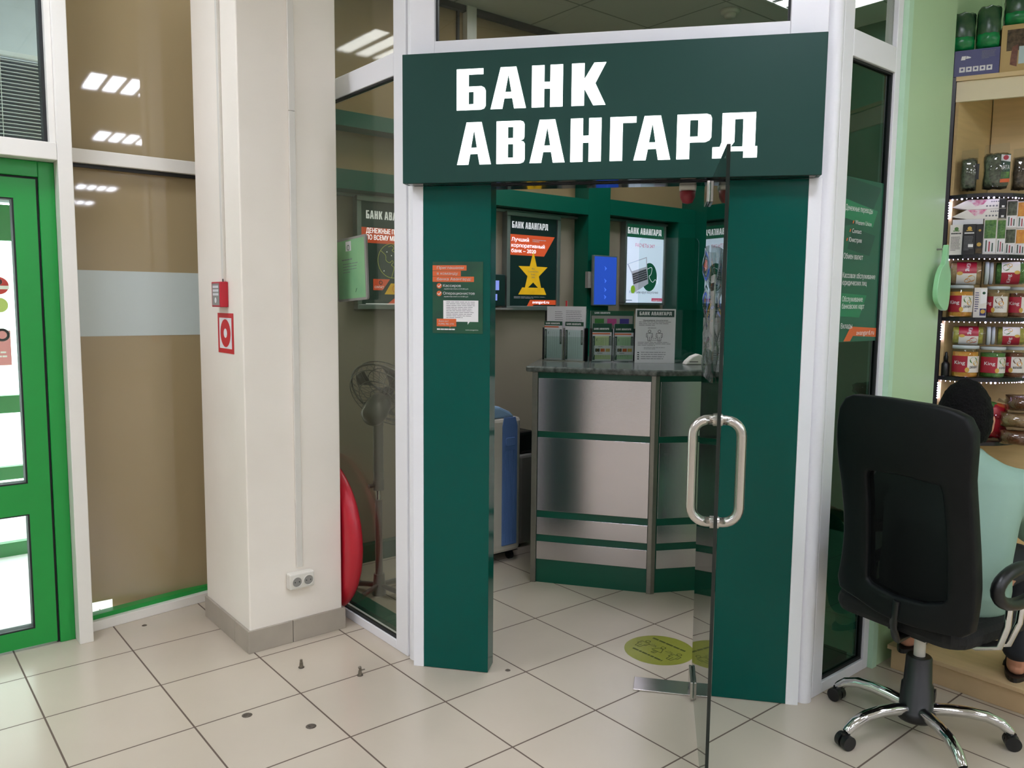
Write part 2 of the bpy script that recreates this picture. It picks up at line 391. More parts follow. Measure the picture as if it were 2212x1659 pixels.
def chaikin(P, n=3, closed=True):
    P = [tuple(p) for p in P]
    for _ in range(n):
        Q = [] if closed else [P[0]]
        for a, c in zip(P, P[1:]+P[:1] if closed else P[1:]): Q += [(a[0]*.75+c[0]*.25, a[1]*.75+c[1]*.25), (a[0]*.25+c[0]*.75, a[1]*.25+c[1]*.75)]
        P = Q if closed else Q+[P[-1]]
    return P
def rrect(x0, z0, x1, z1, r, n=5):
    return arc(x1-r, z1-r, r, 0, PI/2, n)+arc(x0+r, z1-r, r, PI/2, PI, n)+arc(x0+r, z0+r, r, PI, 1.5*PI, n)+arc(x1-r, z0+r, r, 1.5*PI, 2*PI, n)
def R(x0, z0, x1, z1): return [(x0,z0),(x1,z0),(x1,z1),(x0,z1)]
# heavy condensed capitals, unit height
HEAVY = {
 'Б': [R(0,0,.29,1), R(.29,.86,.64,1), [(.29,.44),(.41,.44),(.41,.57),(.29,.57)], [(.41,0),(.58,0),(.66,.025),(.70,.09),(.70,.46),(.67,.53),(.6,.57),(.41,.57)], R(.29,0,.41,.14)],
 'А': [[(0,0),(.28,0),(.325,.25),(.059,.25)], [(.56,0),(.84,0),(.781,.25),(.515,.25)], [(.059,.25),(.781,.25),(.746,.40),(.094,.40)],
       [(.094,.40),(.345,.40),(.42,.83),(.42,1),(.235,1)], [(.746,.40),(.495,.40),(.42,.83),(.42,1),(.605,1)]],
 'Н': [R(0,0,.29,1), R(.43,0,.72,1), R(.29,.44,.43,.60)],
 'К': [R(0,0,.29,1), [(.29,.40),(.29,.62),(.51,1),(.78,1),(.54,.52)], [(.29,.40),(.54,.52),(.78,0),(.50,0)]],
 'В': [R(0,0,.28,1), R(.28,.86,.41,1), R(.28,.46,.41,.60), R(.28,0,.41,.14), [(.41,.535),(.58,.535),(.66,.57),(.68,.62),(.68,.92),(.65,.975),(.58,1),(.41,1)], [(.41,0),(.58,0),(.66,.03),(.69,.09),(.69,.46),(.66,.51),(.58,.535),(.41,.535)]],
 'Г': [R(0,0,.29,1), R(.29,.86,.6,1)],
 'Р': [R(0,0,.29,1), R(.29,.87,.47,1), R(.29,.37,.47,.50), [(.47,.37),(.64,.37),(.73,.41),(.77,.48),(.77,.90),(.74,.97),(.66,1),(.47,1)]],
 'Д': [R(0,0,.30,.15), R(.68,0,.98,.15), R(0,.15,.98,.25), R(.66,.25,.93,1), R(.48,.86,.66,1), [(.16,.25),(.40,.25),(.48,.36),(.48,1),(.20,1),(.20,.36)]],
}
HEAVY_ADV = {'Б': .82, 'А': .975, 'Н': .925, 'К': .80, 'В': .81, 'Г': .55, 'Р': .80, 'Д': .99, ' ': .42}

# ================================================================== the setting
HZ, BZ = 3.30, 3.27
MB().box(-6.0, 8.6, .601, 9.0, -0.05, 0.0, DUST).build('ground', label='pale sunlit paving outside the entrance door', cat='ground', kind='structure')
MB().box(-5.2, 8.6, -14.2, .60, -0.05, 0.0, FLOOR).build('floor', label='beige square floor tiles with dark grout', cat='floor', kind='structure')
MB().prism_z([(-5.2,-14.2),(8.6,-14.2),(8.6,-2.06),(2.30,-2.06),(1.27,-.80),(1.27,.25),(-5.2,.25)], HZ, HZ+.05, CEIL).build('ceiling', label='tiled ceiling of the hall outside the bank', cat='ceiling', kind='structure')
MB().prism_z([(1.34,.5),(4.65,.5),(4.65,-2.02),(2.34,-2.02),(1.34,-.78)], BZ, BZ+.04, CEIL).build('ceiling', label='tiled ceiling inside the bank, seen above the sign', cat='ceiling', kind='structure')
MB().box(-5.25, -5.2, -14.2, .3, 0, HZ, HALLW).build('wall_left', label='pale hall wall far left, outside the view', cat='wall', kind='structure')
MB().box(-5.2, 8.6, -14.25, -14.2, 0, HZ, HALLW).build('wall_rear', label='pale hall wall behind the viewer', cat='wall', kind='structure')
MB().box(8.6, 8.65, -14.2, -2.0, 0, HZ, HALLW).build('wall_far_right', label='pale hall wall far right, outside the view', cat='wall', kind='structure')
MB().box(-5.2, -.78, .28, .36, 0, HZ, PLASTER).build('wall_entrance', label='plastered wall beside the green entrance door', cat='wall', kind='structure')

# pillar
def bevel_mesh(o, w): 
    b = o.modifiers.new('bevel', 'BEVEL'); b.width = w; b.segments = 3; b.limit_method = 'ANGLE'; return o
bevel_mesh(MB().box(.787, 1.222, -.331, .20, 0, HZ, PLASTER_DIRT).build('wall_pillar', label='cream plastered square pillar between window and bank', cat='pillar', kind='structure'), .006)
b = MB()
b.box(.775, .976, -.343, -.3312, 0, .099, SKIRT); b.box(.978, 1.234, -.343, -.3312, 0, .099, SKIRT)
b.box(.775, .7868, -.3312, -.185, 0, .099, SKIRT); b.box(.775, .7868, -.183, .20, 0, .099, SKIRT)
b.box(1.2222, 1.234, -.3312, .2, 0, .099, SKIRT)
b.build('baseboard_pillar', label='grey tile skirting around the cream pillar', cat='skirting', kind='structure', bevel=.002)

# entrance glazing on the left
MB().box(.236, .292, .205, .50, 0, HZ, ALUW).build('trim_1', label='tall white mullion between green door and brown window', cat='mullion', kind='structure', bevel=.003)
MB().box(-.78, .2355, .207, .33, 2.072, 2.142, ALUW).build('trim_2', label='white transom above the green door', cat='transom', kind='structure', bevel=.003)
w1 = root('window_1', 'window above the green door with venetian blinds behind', 'window', kind='structure')
MB().box(-.78, .20, .29, .296, 2.143, HZ, GL_CLEAR).build('pane', w1)
MB().box(.201, .213, .26, .32, 2.143, HZ, DARKGAP).build('gasket', w1); MB().box(.213, .2355, .225, .32, 2.143, HZ, ALUW).build('frame', w1)
d1 = root('door_1', 'bright green glazed entrance door at the left edge', 'door', kind='structure')
b = MB(); b.box(.1755, .2355, .285, .36, 0, 2.071, DOORG); b.box(-.77, .1755, .285, .36, 2.006, 2.071, DOORG); b.build('frame', d1, bevel=.003)
b = MB()
b.box(.165, .1755, .30, .35, 0, 2.006, DARKGAP); b.box(-.77, .165, .30, .35, 1.997, 2.006, DARKGAP); b.build('door_seal', d1)
b = MB()
b.box(.083, .165, .285, .345, .012, 1.996, DOORG); b.box(-.77, -.68, .285, .345, .012, 1.996, DOORG)
for z0, z1 in ((.012, .088), (.592, .724), (1.914, 1.996)): b.box(-.68, .083, .285, .345, z0, z1, DOORG)
b.build('leaf', d1)
for z0, z1 in ((.088, .592), (.724, 1.914)):
    g = MB()
    for q in ((.076,.083,z0,z1), (-.68,-.673,z0,z1)): g.box(q[0], q[1], .288, .342, q[2], q[3], DARKGAP)
    for zz in (z0, z1-.006): g.box(-.673, .076, .288, .342, zz, zz+.006, DARKGAP)
    g.build('gasket', d1); MB().box(-.673, .076, .31, .318, z0+.006, z1-.006, GL_CLEAR).build('pane', d1)
# vestibule and outer door behind
b = MB(); b.box(-1.6, 1.0, 1.86, 1.92, 2.05, 3.25, VEST); b.box(-1.6, -1.55, .36, 1.9, 0, 3.25, VEST); b.build('wall_vestibule', label='blue grey vestibule wall behind the entrance glass', cat='wall', kind='structure')
MB().box(-1.6, 1.0, .36, 1.95, 3.25, 3.29, VEST).build('ceiling', label='blue grey vestibule ceiling seen through the top left window', cat='ceiling', kind='structure')
d3 = root('door_3', 'outer green door seen through the entrance door glass', 'door', (0,1.8,0), kind='structure')
b = MB()
for z0, z1 in ((0,.08), (.455,.53), (.845,.945), (1.83,2.03)): b.box(-.55, .46, 0, .05, z0, z1, DOORG2)
b.box(.36, .46, 0, .05, .08, 1.83, DOORG2); b.box(-.55, -.45, 0, .05, .08, 1.83, DOORG2); b.build('leaf', d3)
MB().box(-.45, .36, .02, .028, .08, 1.83, GL_CLEAR).build('pane', d3)
bl = root('venetian_blind', 'grey horizontal blinds behind the window above the green door', 'blind', (0,.80,0))
b = MB()
for i in range(28):
    z = 2.60 - i*.0165
    b.box(-.6, .40, -.009, .009, z-.0012, z+.0012, BLIND)
b.build('slats', bl); MB().box(-.6, .40, -.012, .012, 2.602, 2.622, BLIND).build('head_rail', bl)
for x in (-.3, .13, .30): MB().cyl((x,-.008,2.15), (x,-.008,2.6), .0015, WHITE, 6).build('cord', bl)
MB().box(-.62, .42, .835, .845, 2.12, 2.60, mat('dark_shade_backing', '4A505C', .3, var=.05)).build('shade_backing', label='added dark sheet right behind the grey blinds, standing in for shade', cat='window', kind='structure')  # added sheet: its dark colour stands in for the dim interior between slats
MB().box(.185, .205, .84, .86, 2.14, 2.48, VEST).build('trim_3', label='pale upright behind the blinds', cat='mullion', kind='structure')
def sticker(name, label, cat, x, z, fn):
    b = MB(); fn(b); b.build(name, label=label, cat=cat, loc=(x, 1.815, z))
sticker('door_sticker', 'round red and white sticker on the outer door glass', 'sticker', .205, 1.575, lambda b: b.disc(0,0,.05,REDP).rect(-.05,-.02,.05,0,WHITE,-.001).ring(0,.022,.014,.007,WHITE,-.001))
sticker('door_sticker', 'lime green round sticker on the outer door glass', 'sticker', .205, 1.465, lambda b: b.disc(0,0,.042,mat('lime_print','B9C86A',.5,var=.02)))
PINKR = mat('faded_red_print', 'D98A90', .5, var=.03)
sticker('door_sticker', 'faded red notice with white figures on the outer door glass', 'sticker', .16, 1.22, lambda b: b.rect(-.12,-.10,.09,.10,PINKR).ring(.05,.075,.03,.014,WHITE,-.001).lines(-.1,.07,-.09,-.02,3,WHITE,-.001))

# brown filmed window
w2 = root('window_2', 'tall brown filmed window left of the pillar', 'window', kind='structure')
GA, GB = (.293,.468), (1.26,.434)
b = MB(); b.wall(GA, GB, -.006, 0, .085, HZ, BROWN); b.wall((.43,.4632), GB, -.006, 0, .03, .085, BROWN); b.build('pane', w2)
MB().wall(GA, (.429,.4632), -.010, -.0075, .03, .10, GL_CLEAR).build('clear_gap', w2)
MB().wall(GA, GB, .0005, .002, 1.335, 1.635, FILM).build('frosted_strip', w2, label='pale frosted strip across the brown window')
MB().box(.293, 1.26, .39, .43, 2.100, 2.160, ALUW).build('transom', w2, bevel=.003)
MB().box(.293, 1.26, .415, .4295, 2.084, 2.0995, DARKGAP).build('gasket', w2)
MB().wall((.293,.315), (.90,.392), -.10, 0, 0, .045, ALUW).build('sill', w2, bevel=.003)
MB().wall((.31,.345), (.92,.425), -.05, 0, .0455, .066, DOORG).build('sill_strip', w2, label='green strip along the bottom of the brown window')

# left glass partition of the bank (plane x = 1.30)
w3 = root('window_3', 'tinted glass partition of the bank left of the entrance', 'window', kind='structure')
b = MB(); b.box(1.296, 1.345, -.78, -.686, 0, HZ, ALU); b.box(1.296, 1.345, -.686, .47, 0, .042, ALU); b.box(1.296, 1.345, -.686, .47, 2.418, 2.508, ALU); b.build('frame', w3, bevel=.003)
b = MB(); b.box(1.302, 1.322, -.694, -.6862, .043, 2.417, DARKGAP); b.box(1.302, 1.322, -.686, .47, .043, .050, DARKGAP); b.box(1.302, 1.322, -.686, .47, 2.410, 2.4175, DARKGAP); b.build('gasket', w3)
MB().box(1.312, 1.318, -.6855, .47, .051, 2.409, GL_LEFT).build('lower_pane', w3); MB().box(1.312, 1.318, -.6855, .47, 2.509, HZ, GL_LEFT).build('upper_pane', w3)
MB().cyl((1.325,-.812,0), (1.325,-.812,HZ), .033, ALU, 24).build('trim_4', label='round white corner post left of the entrance', cat='post', kind='structure')
MB().box(1.36, 1.44, -.66, .34, 0, .05, GREEND).build('trim_5', label='low green kerb inside the left glass partition', cat='kerb', kind='structure')

# portal frame: local x along the front, -y outward
PX, PY, PRZ = 1.27088, -.86677, math.atan2(-.7780141, .62824682)
def portal(name, label, cat, kind=None, off=(0,0)): 
    c, s_ = math.cos(PRZ), math.sin(PRZ)
    return root(name, label, cat, (PX+c*off[0]-s_*off[1], PY+s_*off[0]+c*off[1], 0), PRZ, kind=kind)
p = portal('entrance_panel', 'tall gloss green entrance panel left of the doorway with a hiring flyer', 'panel')
MB().box(.044, .316, 0, .095, .002, 1.9555, GREEN).build('green_casing', p, bevel=.0015); MB().box(0, .0438, -.001, .095, 0, 1.9555, ALU).build('white_edge', p, bevel=.0015)
p = portal('entrance_panel', 'tall gloss green entrance panel right of the open glass door', 'panel')
MB().box(1.204, 1.476, 0, .095, .002, 1.9555, GREEN).build('green_casing', p, bevel=.0015); MB().box(1.4762, 1.5215, -.001, .095, 0, 1.9555, ALU).build('white_edge', p, bevel=.0015)
w4 = portal('window_4', 'glazing above the green shop sign', 'window', 'structure')
b = MB(); b.box(-.012, .087, .01, .07, 2.44, HZ, ALU); b.box(1.392, 1.52, .01, .07, 2.44, HZ, ALU); b.box(.087, 1.392, .01, .07, 2.44, 2.503, ALU); b.box(.0, 1.52, .012, .068, 1.957, 2.44, ALU); b.build('frame', w4, bevel=.003)
b = MB(); b.box(.087, .094, .03, .05, 2.503, HZ, DARKGAP); b.box(1.385, 1.392, .03, .05, 2.503, HZ, DARKGAP); b.box(.094, 1.385, .03, .05, 2.503, 2.509, DARKGAP); b.build('gasket', w4)
MB().box(.094, 1.385, .037, .043, 2.509, HZ, GL_TOP).build('pane', w4)
# right partition (plane y = -2.05)
w5 = root('window_5', 'narrow green tinted glass partition right of the entrance', 'window', kind='structure')
b = MB(); b.box(2.318, 2.388, -2.055, -2.005, 0, HZ, ALU); b.box(2.712, 2.752, -2.055, -2.005, 0, HZ, ALU); b.box(2.388, 2.712, -2.055, -2.005, 0, .045, ALU); b.box(2.388, 2.712, -2.055, -2.005, 2.405, 2.50, ALU); b.build('frame', w5, bevel=.003)
b = MB(); b.box(2.702, 2.7118, -2.045, -2.02, .046, 2.404, DARKGAP); b.box(2.388, 2.394, -2.045, -2.02, .046, 2.404, DARKGAP); b.box(2.394, 2.702, -2.045, -2.02, .046, .056, DARKGAP); b.box(2.394, 2.702, -2.045, -2.02, 2.396, 2.404, DARKGAP); b.build('gasket', w5)
MB().box(2.394, 2.702, -2.036, -2.03, .056, 2.396, GL_RIGHT).build('lower_pane', w5); MB().box(2.388, 2.712, -2.036, -2.03, 2.501, HZ, GL_TOP).build('upper_pane', w5)
MB().cyl((2.283,-2.035,0), (2.283,-2.035,HZ), .033, ALU, 24).build('trim_6', label='round white corner post right of the entrance', cat='post', kind='structure')
MB().box(2.42, 2.72, -1.98, -1.88, 0, .05, GREEND).build('trim_7', label='low green kerb inside the right glass partition', cat='kerb', kind='structure')
MB().box(2.753, 2.79, -2.075, -1.99, 0, HZ, MINTE).build('trim_8', label='pale mint edge of the green shop wall', cat='wall edge', kind='structure')
MB().box(2.79, 3.185, -2.07, -2.0, 0, HZ, MINT).box(3.185, 4.65, -2.028, -2.0, 0, HZ, MINT).build('wall_right', label='light green wall of the neighbouring food stall', cat='wall', kind='structure')
MB().box(3.75, 3.8, -5.0, -2.029, 0, HZ, MINT).build('wall_stall', label='light green wall behind the corner shelves', cat='wall', kind='structure')

# bank interior shell
MB().box(1.345, 4.65, .485, .53, 0, 2.16, BEIGE).build('wall_back', label='beige bank wall carrying the framed posters', cat='wall', kind='structure')
w6 = root('window_6', 'brown filmed glazing above the beams of the bank', 'window', kind='structure')
MB().box(1.345, 4.65, .486, .50, 2.161, BZ, BROWN2).build('pane', w6)
MB().box(2.49, 2.56, .44, .485, 2.161, BZ, ALUW).build('mullion', w6); MB().box(2.44, 2.455, .47, .4855, 2.161, BZ, DARKGAP).build('gasket', w6)
MB().box(1.345, 4.65, .45, .4855, 3.235, BZ, DARKGAP).build('trim_9', label='dark edge strip along the bank ceiling', cat='trim', kind='structure')
MB().box(4.60, 4.65, -2.0, .485, 0, BZ, GREEND).build('wall_bank_end', label='dark green end wall of the bank', cat='wall', kind='structure')
MB().box(1.345, 3.446, .35, .4845, 2.104, 2.207, GREEND).build('trim_10', label='lower green beam left of the green pilaster', cat='beam', kind='structure')
MB().box(3.658, 4.599, .35, .4845, 2.12, 2.225, GREEND).build('trim_11', label='green beam right of the green pilaster', cat='beam', kind='structure')
MB().box(1.345, 3.446, .35, .4845, 2.432, 2.51, GREEND).build('trim_12', label='upper green beam above the left poster', cat='beam', kind='structure')
MB().box(3.447, 3.657, .35, .4845, 0, 2.52, GREEND).build('trim_13', label='green pilaster behind the blue screen', cat='pilaster', kind='structure')
MB().box(4.40, 4.599, .35, .4845, 0, 2.119, GREEND).build('trim_14', label='dark green pilaster right of the lit laptop poster', cat='pilaster', kind='structure')
MB().box(1.345, 3.446, .452, .4845, 2.083, 2.098, SILVER).build('trim_15', label='grey hanging rail under the lower green beam', cat='rail', kind='structure')
MB().box(3.658, 4.399, .452, .4845, 2.098, 2.112, SILVER).build('trim_16', label='grey hanging rail above the lit laptop poster', cat='rail', kind='structure')
MB().box(1.345, 2.2, .43, .4845, 0, .10, GREEND).build('baseboard_bank', label='green base strip on the bank back wall', cat='skirting', kind='structure')

# ceiling lamps
def troffer(x, y, z, tubem, label, group=None):
    t = root('ceiling_light', label, 'lamp', (x, y, z), 0, group)
    b = MB()
    for q in ((-.3,-.285,-.3,.3),(.285,.3,-.3,.3),(-.285,.285,-.3,-.285),(-.285,.285,.285,.3)): b.box(q[0],q[1],q[2],q[3],-.03,-.0005,ALU)
    for i in range(1, 4): b.box(-.285+i*.1425-.02, -.285+i*.1425+.02, -.285, .285, -.024, -.0005, SILVER)
    b.build('housing', t)
    for i in range(4): MB().box(-.283+i*.1425+.02, -.285+(i+1)*.1425-.022, -.284, .284, -.02, -.002, tubem).build('tube', t)
    return t
for ix, x in enumerate((-3.4, -1.0, 1.4, 3.8, 6.2)):
    for y in (-.5, -2.88, -5.26, -7.64, -10.02, -12.4):
        if y > -1 and x > 0: continue
        if x > 3 and y > -3: continue
        dx, dy = {-2.88: (-.22,-.07), -5.26: (.20,-.11)}.get(y, (.6,0)); troffer(x + dx, y + dy, HZ, TUBE, 'square four tube ceiling light in the hall', 'hall ceiling lights')
troffer(2.53, -.41, BZ, TUBEB, 'square ceiling light inside the bank near the entrance', 'bank ceiling lights')
troffer(3.9, -1.1, BZ, TUBEB, 'square ceiling light inside the bank above the counter', 'bank ceiling lights')
sd = root('smoke_detector', 'round smoke detector on the bank ceiling above the sign', 'detector', (3.7375, -.53, BZ))
MB().lathe([(0,-.045),(.03,-.045),(.036,-.03),(.036,-.022)], CREAMP).build('sensor', sd); MB().lathe([(.036,-.022),(.055,-.018),(.06,-.001),(0,-.001)], CREAMP).build('base', sd)

# ================================================================== shop front
sg = portal('shop_sign', 'dark green sign box over the doorway with two lines of lit white capitals', 'sign')
MB().box(-.017, 1.508, -.066, -.0015, 1.9575, 2.436, SIGNG).build('sign_box', sg, bevel=.002)
MB().box(.0, 1.49, -.062, -.002, 1.9562, 1.9574, GLOSSB).build('underside', sg)
b = MB(); b.heavy('БАНК', .198, 2.222, .149, LIT, -.069, -.0661, .560); b.heavy('АВАНГАРД', .200, 2.022, .155, LIT, -.069, -.0661, 1.090); b.build('lettering', sg, label='lit white capital letters')
MB().box(.316, 1.204, .001, .09, 1.9495, 1.9561, GLOSSB).build('trim_17', label='thin dark strip over the entrance opening', cat='trim', kind='structure', loc=(PX,PY,0), rz=PRZ)

fl = portal('flyer', 'hiring flyer with orange headings taped to the left green entrance panel', 'flyer', off=(.083, -.0012))
b = MB(); b.box(0, .204, -.0006, 0, 1.384, 1.664, PGREEN)
y = -.0010
for zt, w_, t in ((1.650, .138, 'Приглашаем'), (1.628, .115, 'в команду'), (1.606, .168, 'банка Авангард!')):
    b.rect(0, zt-.0205, w_, zt, ORANGE, y); b.text(t, .018, zt-.0145, .0105, WHITE, y-.0004, w=w_-.030, bold=.012)
for zt, t, w_ in ((1.566,'Кассиров',.072), (1.536,'Операционистов',.128)):
    b.disc(.027, zt+.004, .0105, ORANGE, y); b.line([(.021,zt+.004),(.026,zt-.001),(.034,zt+.009)], .003, WHITE, y-.0004)
    b.text(t, .043, zt, .0105, WHITE, y, w=w_, bold=.012)
b.text('заработная плата от 50 000 руб.', .046, 1.556, .0045, WHITE, y, w=.10); b.text('заработная плата от 43 000 руб.', .046, 1.526, .0045, WHITE, y, w=.10)
b.flat([(.044,1.513),(.186,1.513),(.186,1.430),(.152,1.430),(.143,1.419),(.143,1.430),(.044,1.430)], WHITE, y)
b.lines(.056, .176, 1.440, 1.508, 10, GREYTXT, y-.0004, .3, 3)
b.flat([(.017,1.441),(.097,1.441),(.097,1.411),(.076,1.411),(.070,1.406),(.070,1.411),(.017,1.411)], ORANGE, y-.0004)
b.text('Ждем вас!', .025, 1.429, .006, WHITE, y-.0008, w=.04, bold=.01); b.text('8 (495) 782-1770', .025, 1.418, .006, WHITE, y-.0008, w=.062, bold=.01)
b.lines(.018, .098, 1.396, 1.402, 1, WHITE, y, .8, 5, 1); b.text('www.avangard.ru', .186, 1.396, .005, WHITE, y, w=.052, align='R', bold=.01)
b.build('print', fl)

# open glass door
d2 = root('door_2', 'frameless glass door standing open, edge towards the viewer', 'door', (2.01724,-1.72421,0), math.radians(-139.65), kind='structure')
MB().box(-.055, .80, -.005, .005, .012, 1.940, GL_DOOR).build('pane', d2)
b = MB(); b.box(.8002, .8012, -.005, .005, .012, 1.940, GLEDGE); b.box(-.0562, -.0552, -.005, .005, .012, 1.940, GLEDGE); b.box(-.055, .80, -.005, .005, 1.9402, 1.9412, GLEDGE); b.build('polished_edge', d2, label='dark green glass edge')
for z0, z1 in ((.006, .075), (1.872, 1.9475)):
    b = MB()
    for sy in (-1, 1): b.box(-.058, .10, *( (-.017,-.0052) if sy < 0 else (.0052,.017)), z0, z1, SATIN)
    b.build('clamp', d2, bevel=.003)
for sy, nm in ((-1, 'left'), (1, 'right')):
    P = []
    zb, zt, off, r = .878, 1.178, .068*sy, .045
    P.append((.752, .006*sy, zt)); P.append((.752, off*.35, zt))
    for i in range(7):
        a = i/6*PI/2; P.append((.752, off-sy*r+sy*r*math.sin(a), zt-r+r*math.cos(a)))
    for i in range(7):
        a = i/6*PI/2; P.append((.752, off-sy*r+sy*r*math.cos(a), zb+r-r*math.sin(a)))
    P += [(.752, off*.35, zb), (.752, .006*sy, zb)]
    h = MB().tube(P, .0145, SATIN, 18).build('pull_handle', d2)
    b = MB(); [b.cyl((.752, .0051*sy, z), (.752, .013*sy, z), .0185, SATIN, 20) for z in (zb, zt)]; b.build('rose', h)
sv = root('plastic_sleeve', 'crumpled clear plastic sleeve with a paper strip stuck on the open glass door', 'plastic sleeve', (2.01724,-1.72421,0), math.radians(-139.65))
b = MB(); nx, nz = 14, 22
for i in range(nz+1):
    for j in range(nx+1):
        u, v = j/nx, i/nz; k = .012+.016*v*v*math.sin(PI*u)+.006*math.sin(u*11+v*5)*math.sin(v*9)+.004*math.sin(v*23+u*4)
        b.v.append((.22+.40*u, -.0058-max(.001,k*(1 if 0 < u < 1 else .3)), 1.27+.44*v-.05*u*v))
b.slot(BAG)
for i in range(nz):
    for j in range(nx): q = i*(nx+1)+j; b.f.append((q,q+1,q+nx+2,q+nx+1)); b.mi.append(0); b.sm.append(True)
b.build('film', sv); MB().box(.36, .52, -.0075, -.0062, 1.36, 1.60, PAPER).build('paper_strip', sv); MB().box(.36, .52, -.0083, -.0077, 1.55, 1.575, BLACKTXT).build('black_bar', sv)
fp = portal('floor_spring', 'flat steel floor plate under the open glass door', 'floor plate')
b = MB(); b.box(.905, 1.192, -.018, .092, .0003, .006, SATIN); b.build('plate', fp, bevel=.0015); MB().cyl((1.136,.042,.0062), (1.136,.042,.0075), .02, BLACKP).build('pivot', fp)

# round floor sticker: its up direction points into the bank's far side
st = root('floor_sticker', 'round yellow green distance sticker on the floor tiles inside the doorway', 'sticker', (2.195,-1.402,.0004))
st.rotation_euler = (-PI/2, 0, -PI/2)
b = MB(); b.disc(0, 0, .152, LIME, 0, 48)
def person_icon(b, x, z, h, m, y, w=.004, skirt=False):
    b.ring(x, z+h*.86, h*.12, w, m, y, 16)
    if skirt: b.line([(x-h*.12,z+h*.70),(x+h*.12,z+h*.70),(x+h*.30,z+h*.30),(x-h*.30,z+h*.30)], w, m, y, True); b.line([(x-h*.1,z+h*.3),(x-h*.1,z),(x+h*.1,z),(x+h*.1,z+h*.3)], w, m, y); b.line([(x,z),(x,z+h*.3)], w, m, y)
    else:
        b.line([(x-h*.26,z+h*.68),(x+h*.26,z+h*.68),(x+h*.28,z+h*.34),(x+h*.18,z+h*.34),(x+h*.14,z),(x-h*.14,z),(x-h*.18,z+h*.34),(x-h*.28,z+h*.34)], w, m, y, True); b.line([(x,z),(x,z+h*.36)], w, m, y)
        b.line([(x-h*.17,z+h*.34),(x-h*.17,z+h*.58)], w*.7, m, y); b.line([(x+h*.17,z+h*.34),(x+h*.17,z+h*.58)], w*.7, m, y)
for i, x in enumerate((-.088, 0, .088)): person_icon(b, x, -.045, .085, OLIVE, -.0005, .0035, i == 1)
for x in (-.045, .045): b.line([(x-.018,.008),(x+.018,.008)], .002, OLIVE, -.0005); b.text('1,5м', x, .014, .011, OLIVE, -.0005, align='C'); [b.line([(x+sx*.018,.008),(x+sx*.012,.012)], .002, OLIVE, -.0005) for sx in (-1,1)]
b.lines(-.10, .10, .066, .082, 1, OLIVE, -.0005, .8, 5, 1); b.lines(-.085, .085, -.085, -.070, 1, OLIVE, -.0005, .8, 8, 1)
b.build('print', st)

# anchor bolts and drilled holes in the floor
for (x, y, h, bent), lab in zip(((.897,-.596,.034,0), (1.052,-.809,.03,1)), ('upright metal anchor bolt in the floor before the pillar', 'bent metal anchor bolt with a wing nut in the floor before the left partition')):
    b = MB(); b.cyl((x,y,.0003), (x,y,.003), .012, HOLE, 14); b.cyl((x,y,.003), (x,y,h*.7), .0085, RUST, 12, .0065); b.cyl((x,y,h*.7), (x+.002*bent,y,h), .0055, RUST, 10)
    if bent: b.cyl((x+.002,y,h*.72), (x+.018,y-.008,h*.80), .003, RUST, 8); b.blob((x-.001,y,h+.004), (.007,.007,.006), RUST, 10, 6)
    b.build('anchor_bolt', label=lab, cat='bolt')
for (x, y), lab in zip(((.576,-.834),(.724,-1.05),(1.55,-1.144),(.515,.256)), ('drilled floor hole with dirty rim, left of two in the foreground tiles', 'drilled floor hole with dirty rim, right of two in the foreground tiles', 'small dark hole in the floor beside the left entrance panel', 'small dark hole in the floor by the brown window sill')):
    k = .6 if 'small' in lab else 1
    b = MB(); b.lathe([(.019*k,.0002),(.014*k,.0022),(.009*k,.0028),(.008*k,.0006),(0,.0005)], HOLE, 14, Matrix.Translation((x,y,0))); b.build('floor_hole', label=lab, cat='hole')

# things on the pillar
fa = root('fire_alarm', 'small red fire alarm box on the left side of the pillar', 'alarm', (.787, -.128, 1.529))
MB().box(-.036, -.0003, -.052, .05, -.053, .054, RED).build('housing', fa, bevel=.003)
b = MB()
b.box(-.0368, -.0362, -.044, .040, -.045, .047, GREYP)
for z in (.028, .012, -.004): b.box(-.0375, -.0369, -.036, .03, z, z+.010, PAPER)
b.add([(-.0372, .0-.012*math.cos(i*PI/8), -.024+.012*math.sin(i*PI/8)) for i in range(16)], [tuple(range(16))], WHITE)
b.build('instruction_label', fa, label='grey label strip'); MB().cyl((-.02,-.046,.054), (-.02,-.046,.066), .0025, BLACKP, 8).build('test_key', fa)
sn = root('safety_sign', 'square red and white ring sign below the fire alarm box', 'sign', (.7866,-.139,1.364), -PI/2)
b = MB(); b.box(-.092, .092, -.0012, 0, -.086, .086, REDP); b.rect(-.072, -.066, .072, .066, WHITE, -.0016); b.disc(0, 0, .060, REDP, -.002, 36); b.disc(0, 0, .020, WHITE, -.0024, 24); b.build('print', sn)
cdx = root('cable_duct', 'thin white cable duct down the front of the pillar to the socket', 'cable duct', (0,0,0))
MB().box(1.000, 1.027, -.3435, -.3313, .335, 2.294, CREAMP).build('duct_length', cdx, bevel=.002); MB().box(1.000, 1.027, -.3435, -.3313, 2.2955, HZ, CREAMP).build('duct_length', cdx, bevel=.002)
MB().box(.7745, .7868, -.160, -.136, 1.584, HZ, CREAMP).build('cable_duct', bevel=.002, label='thin white cable duct on the pillar side above the fire alarm', cat='cable duct')
so = root('power_socket', 'white double power socket low on the front of the pillar', 'socket', (1.010, -.3312, .283))
MB().box(-.0575, .0575, -.042, -.0003, -.035, .035, CREAMP).build('housing', so, bevel=.006)
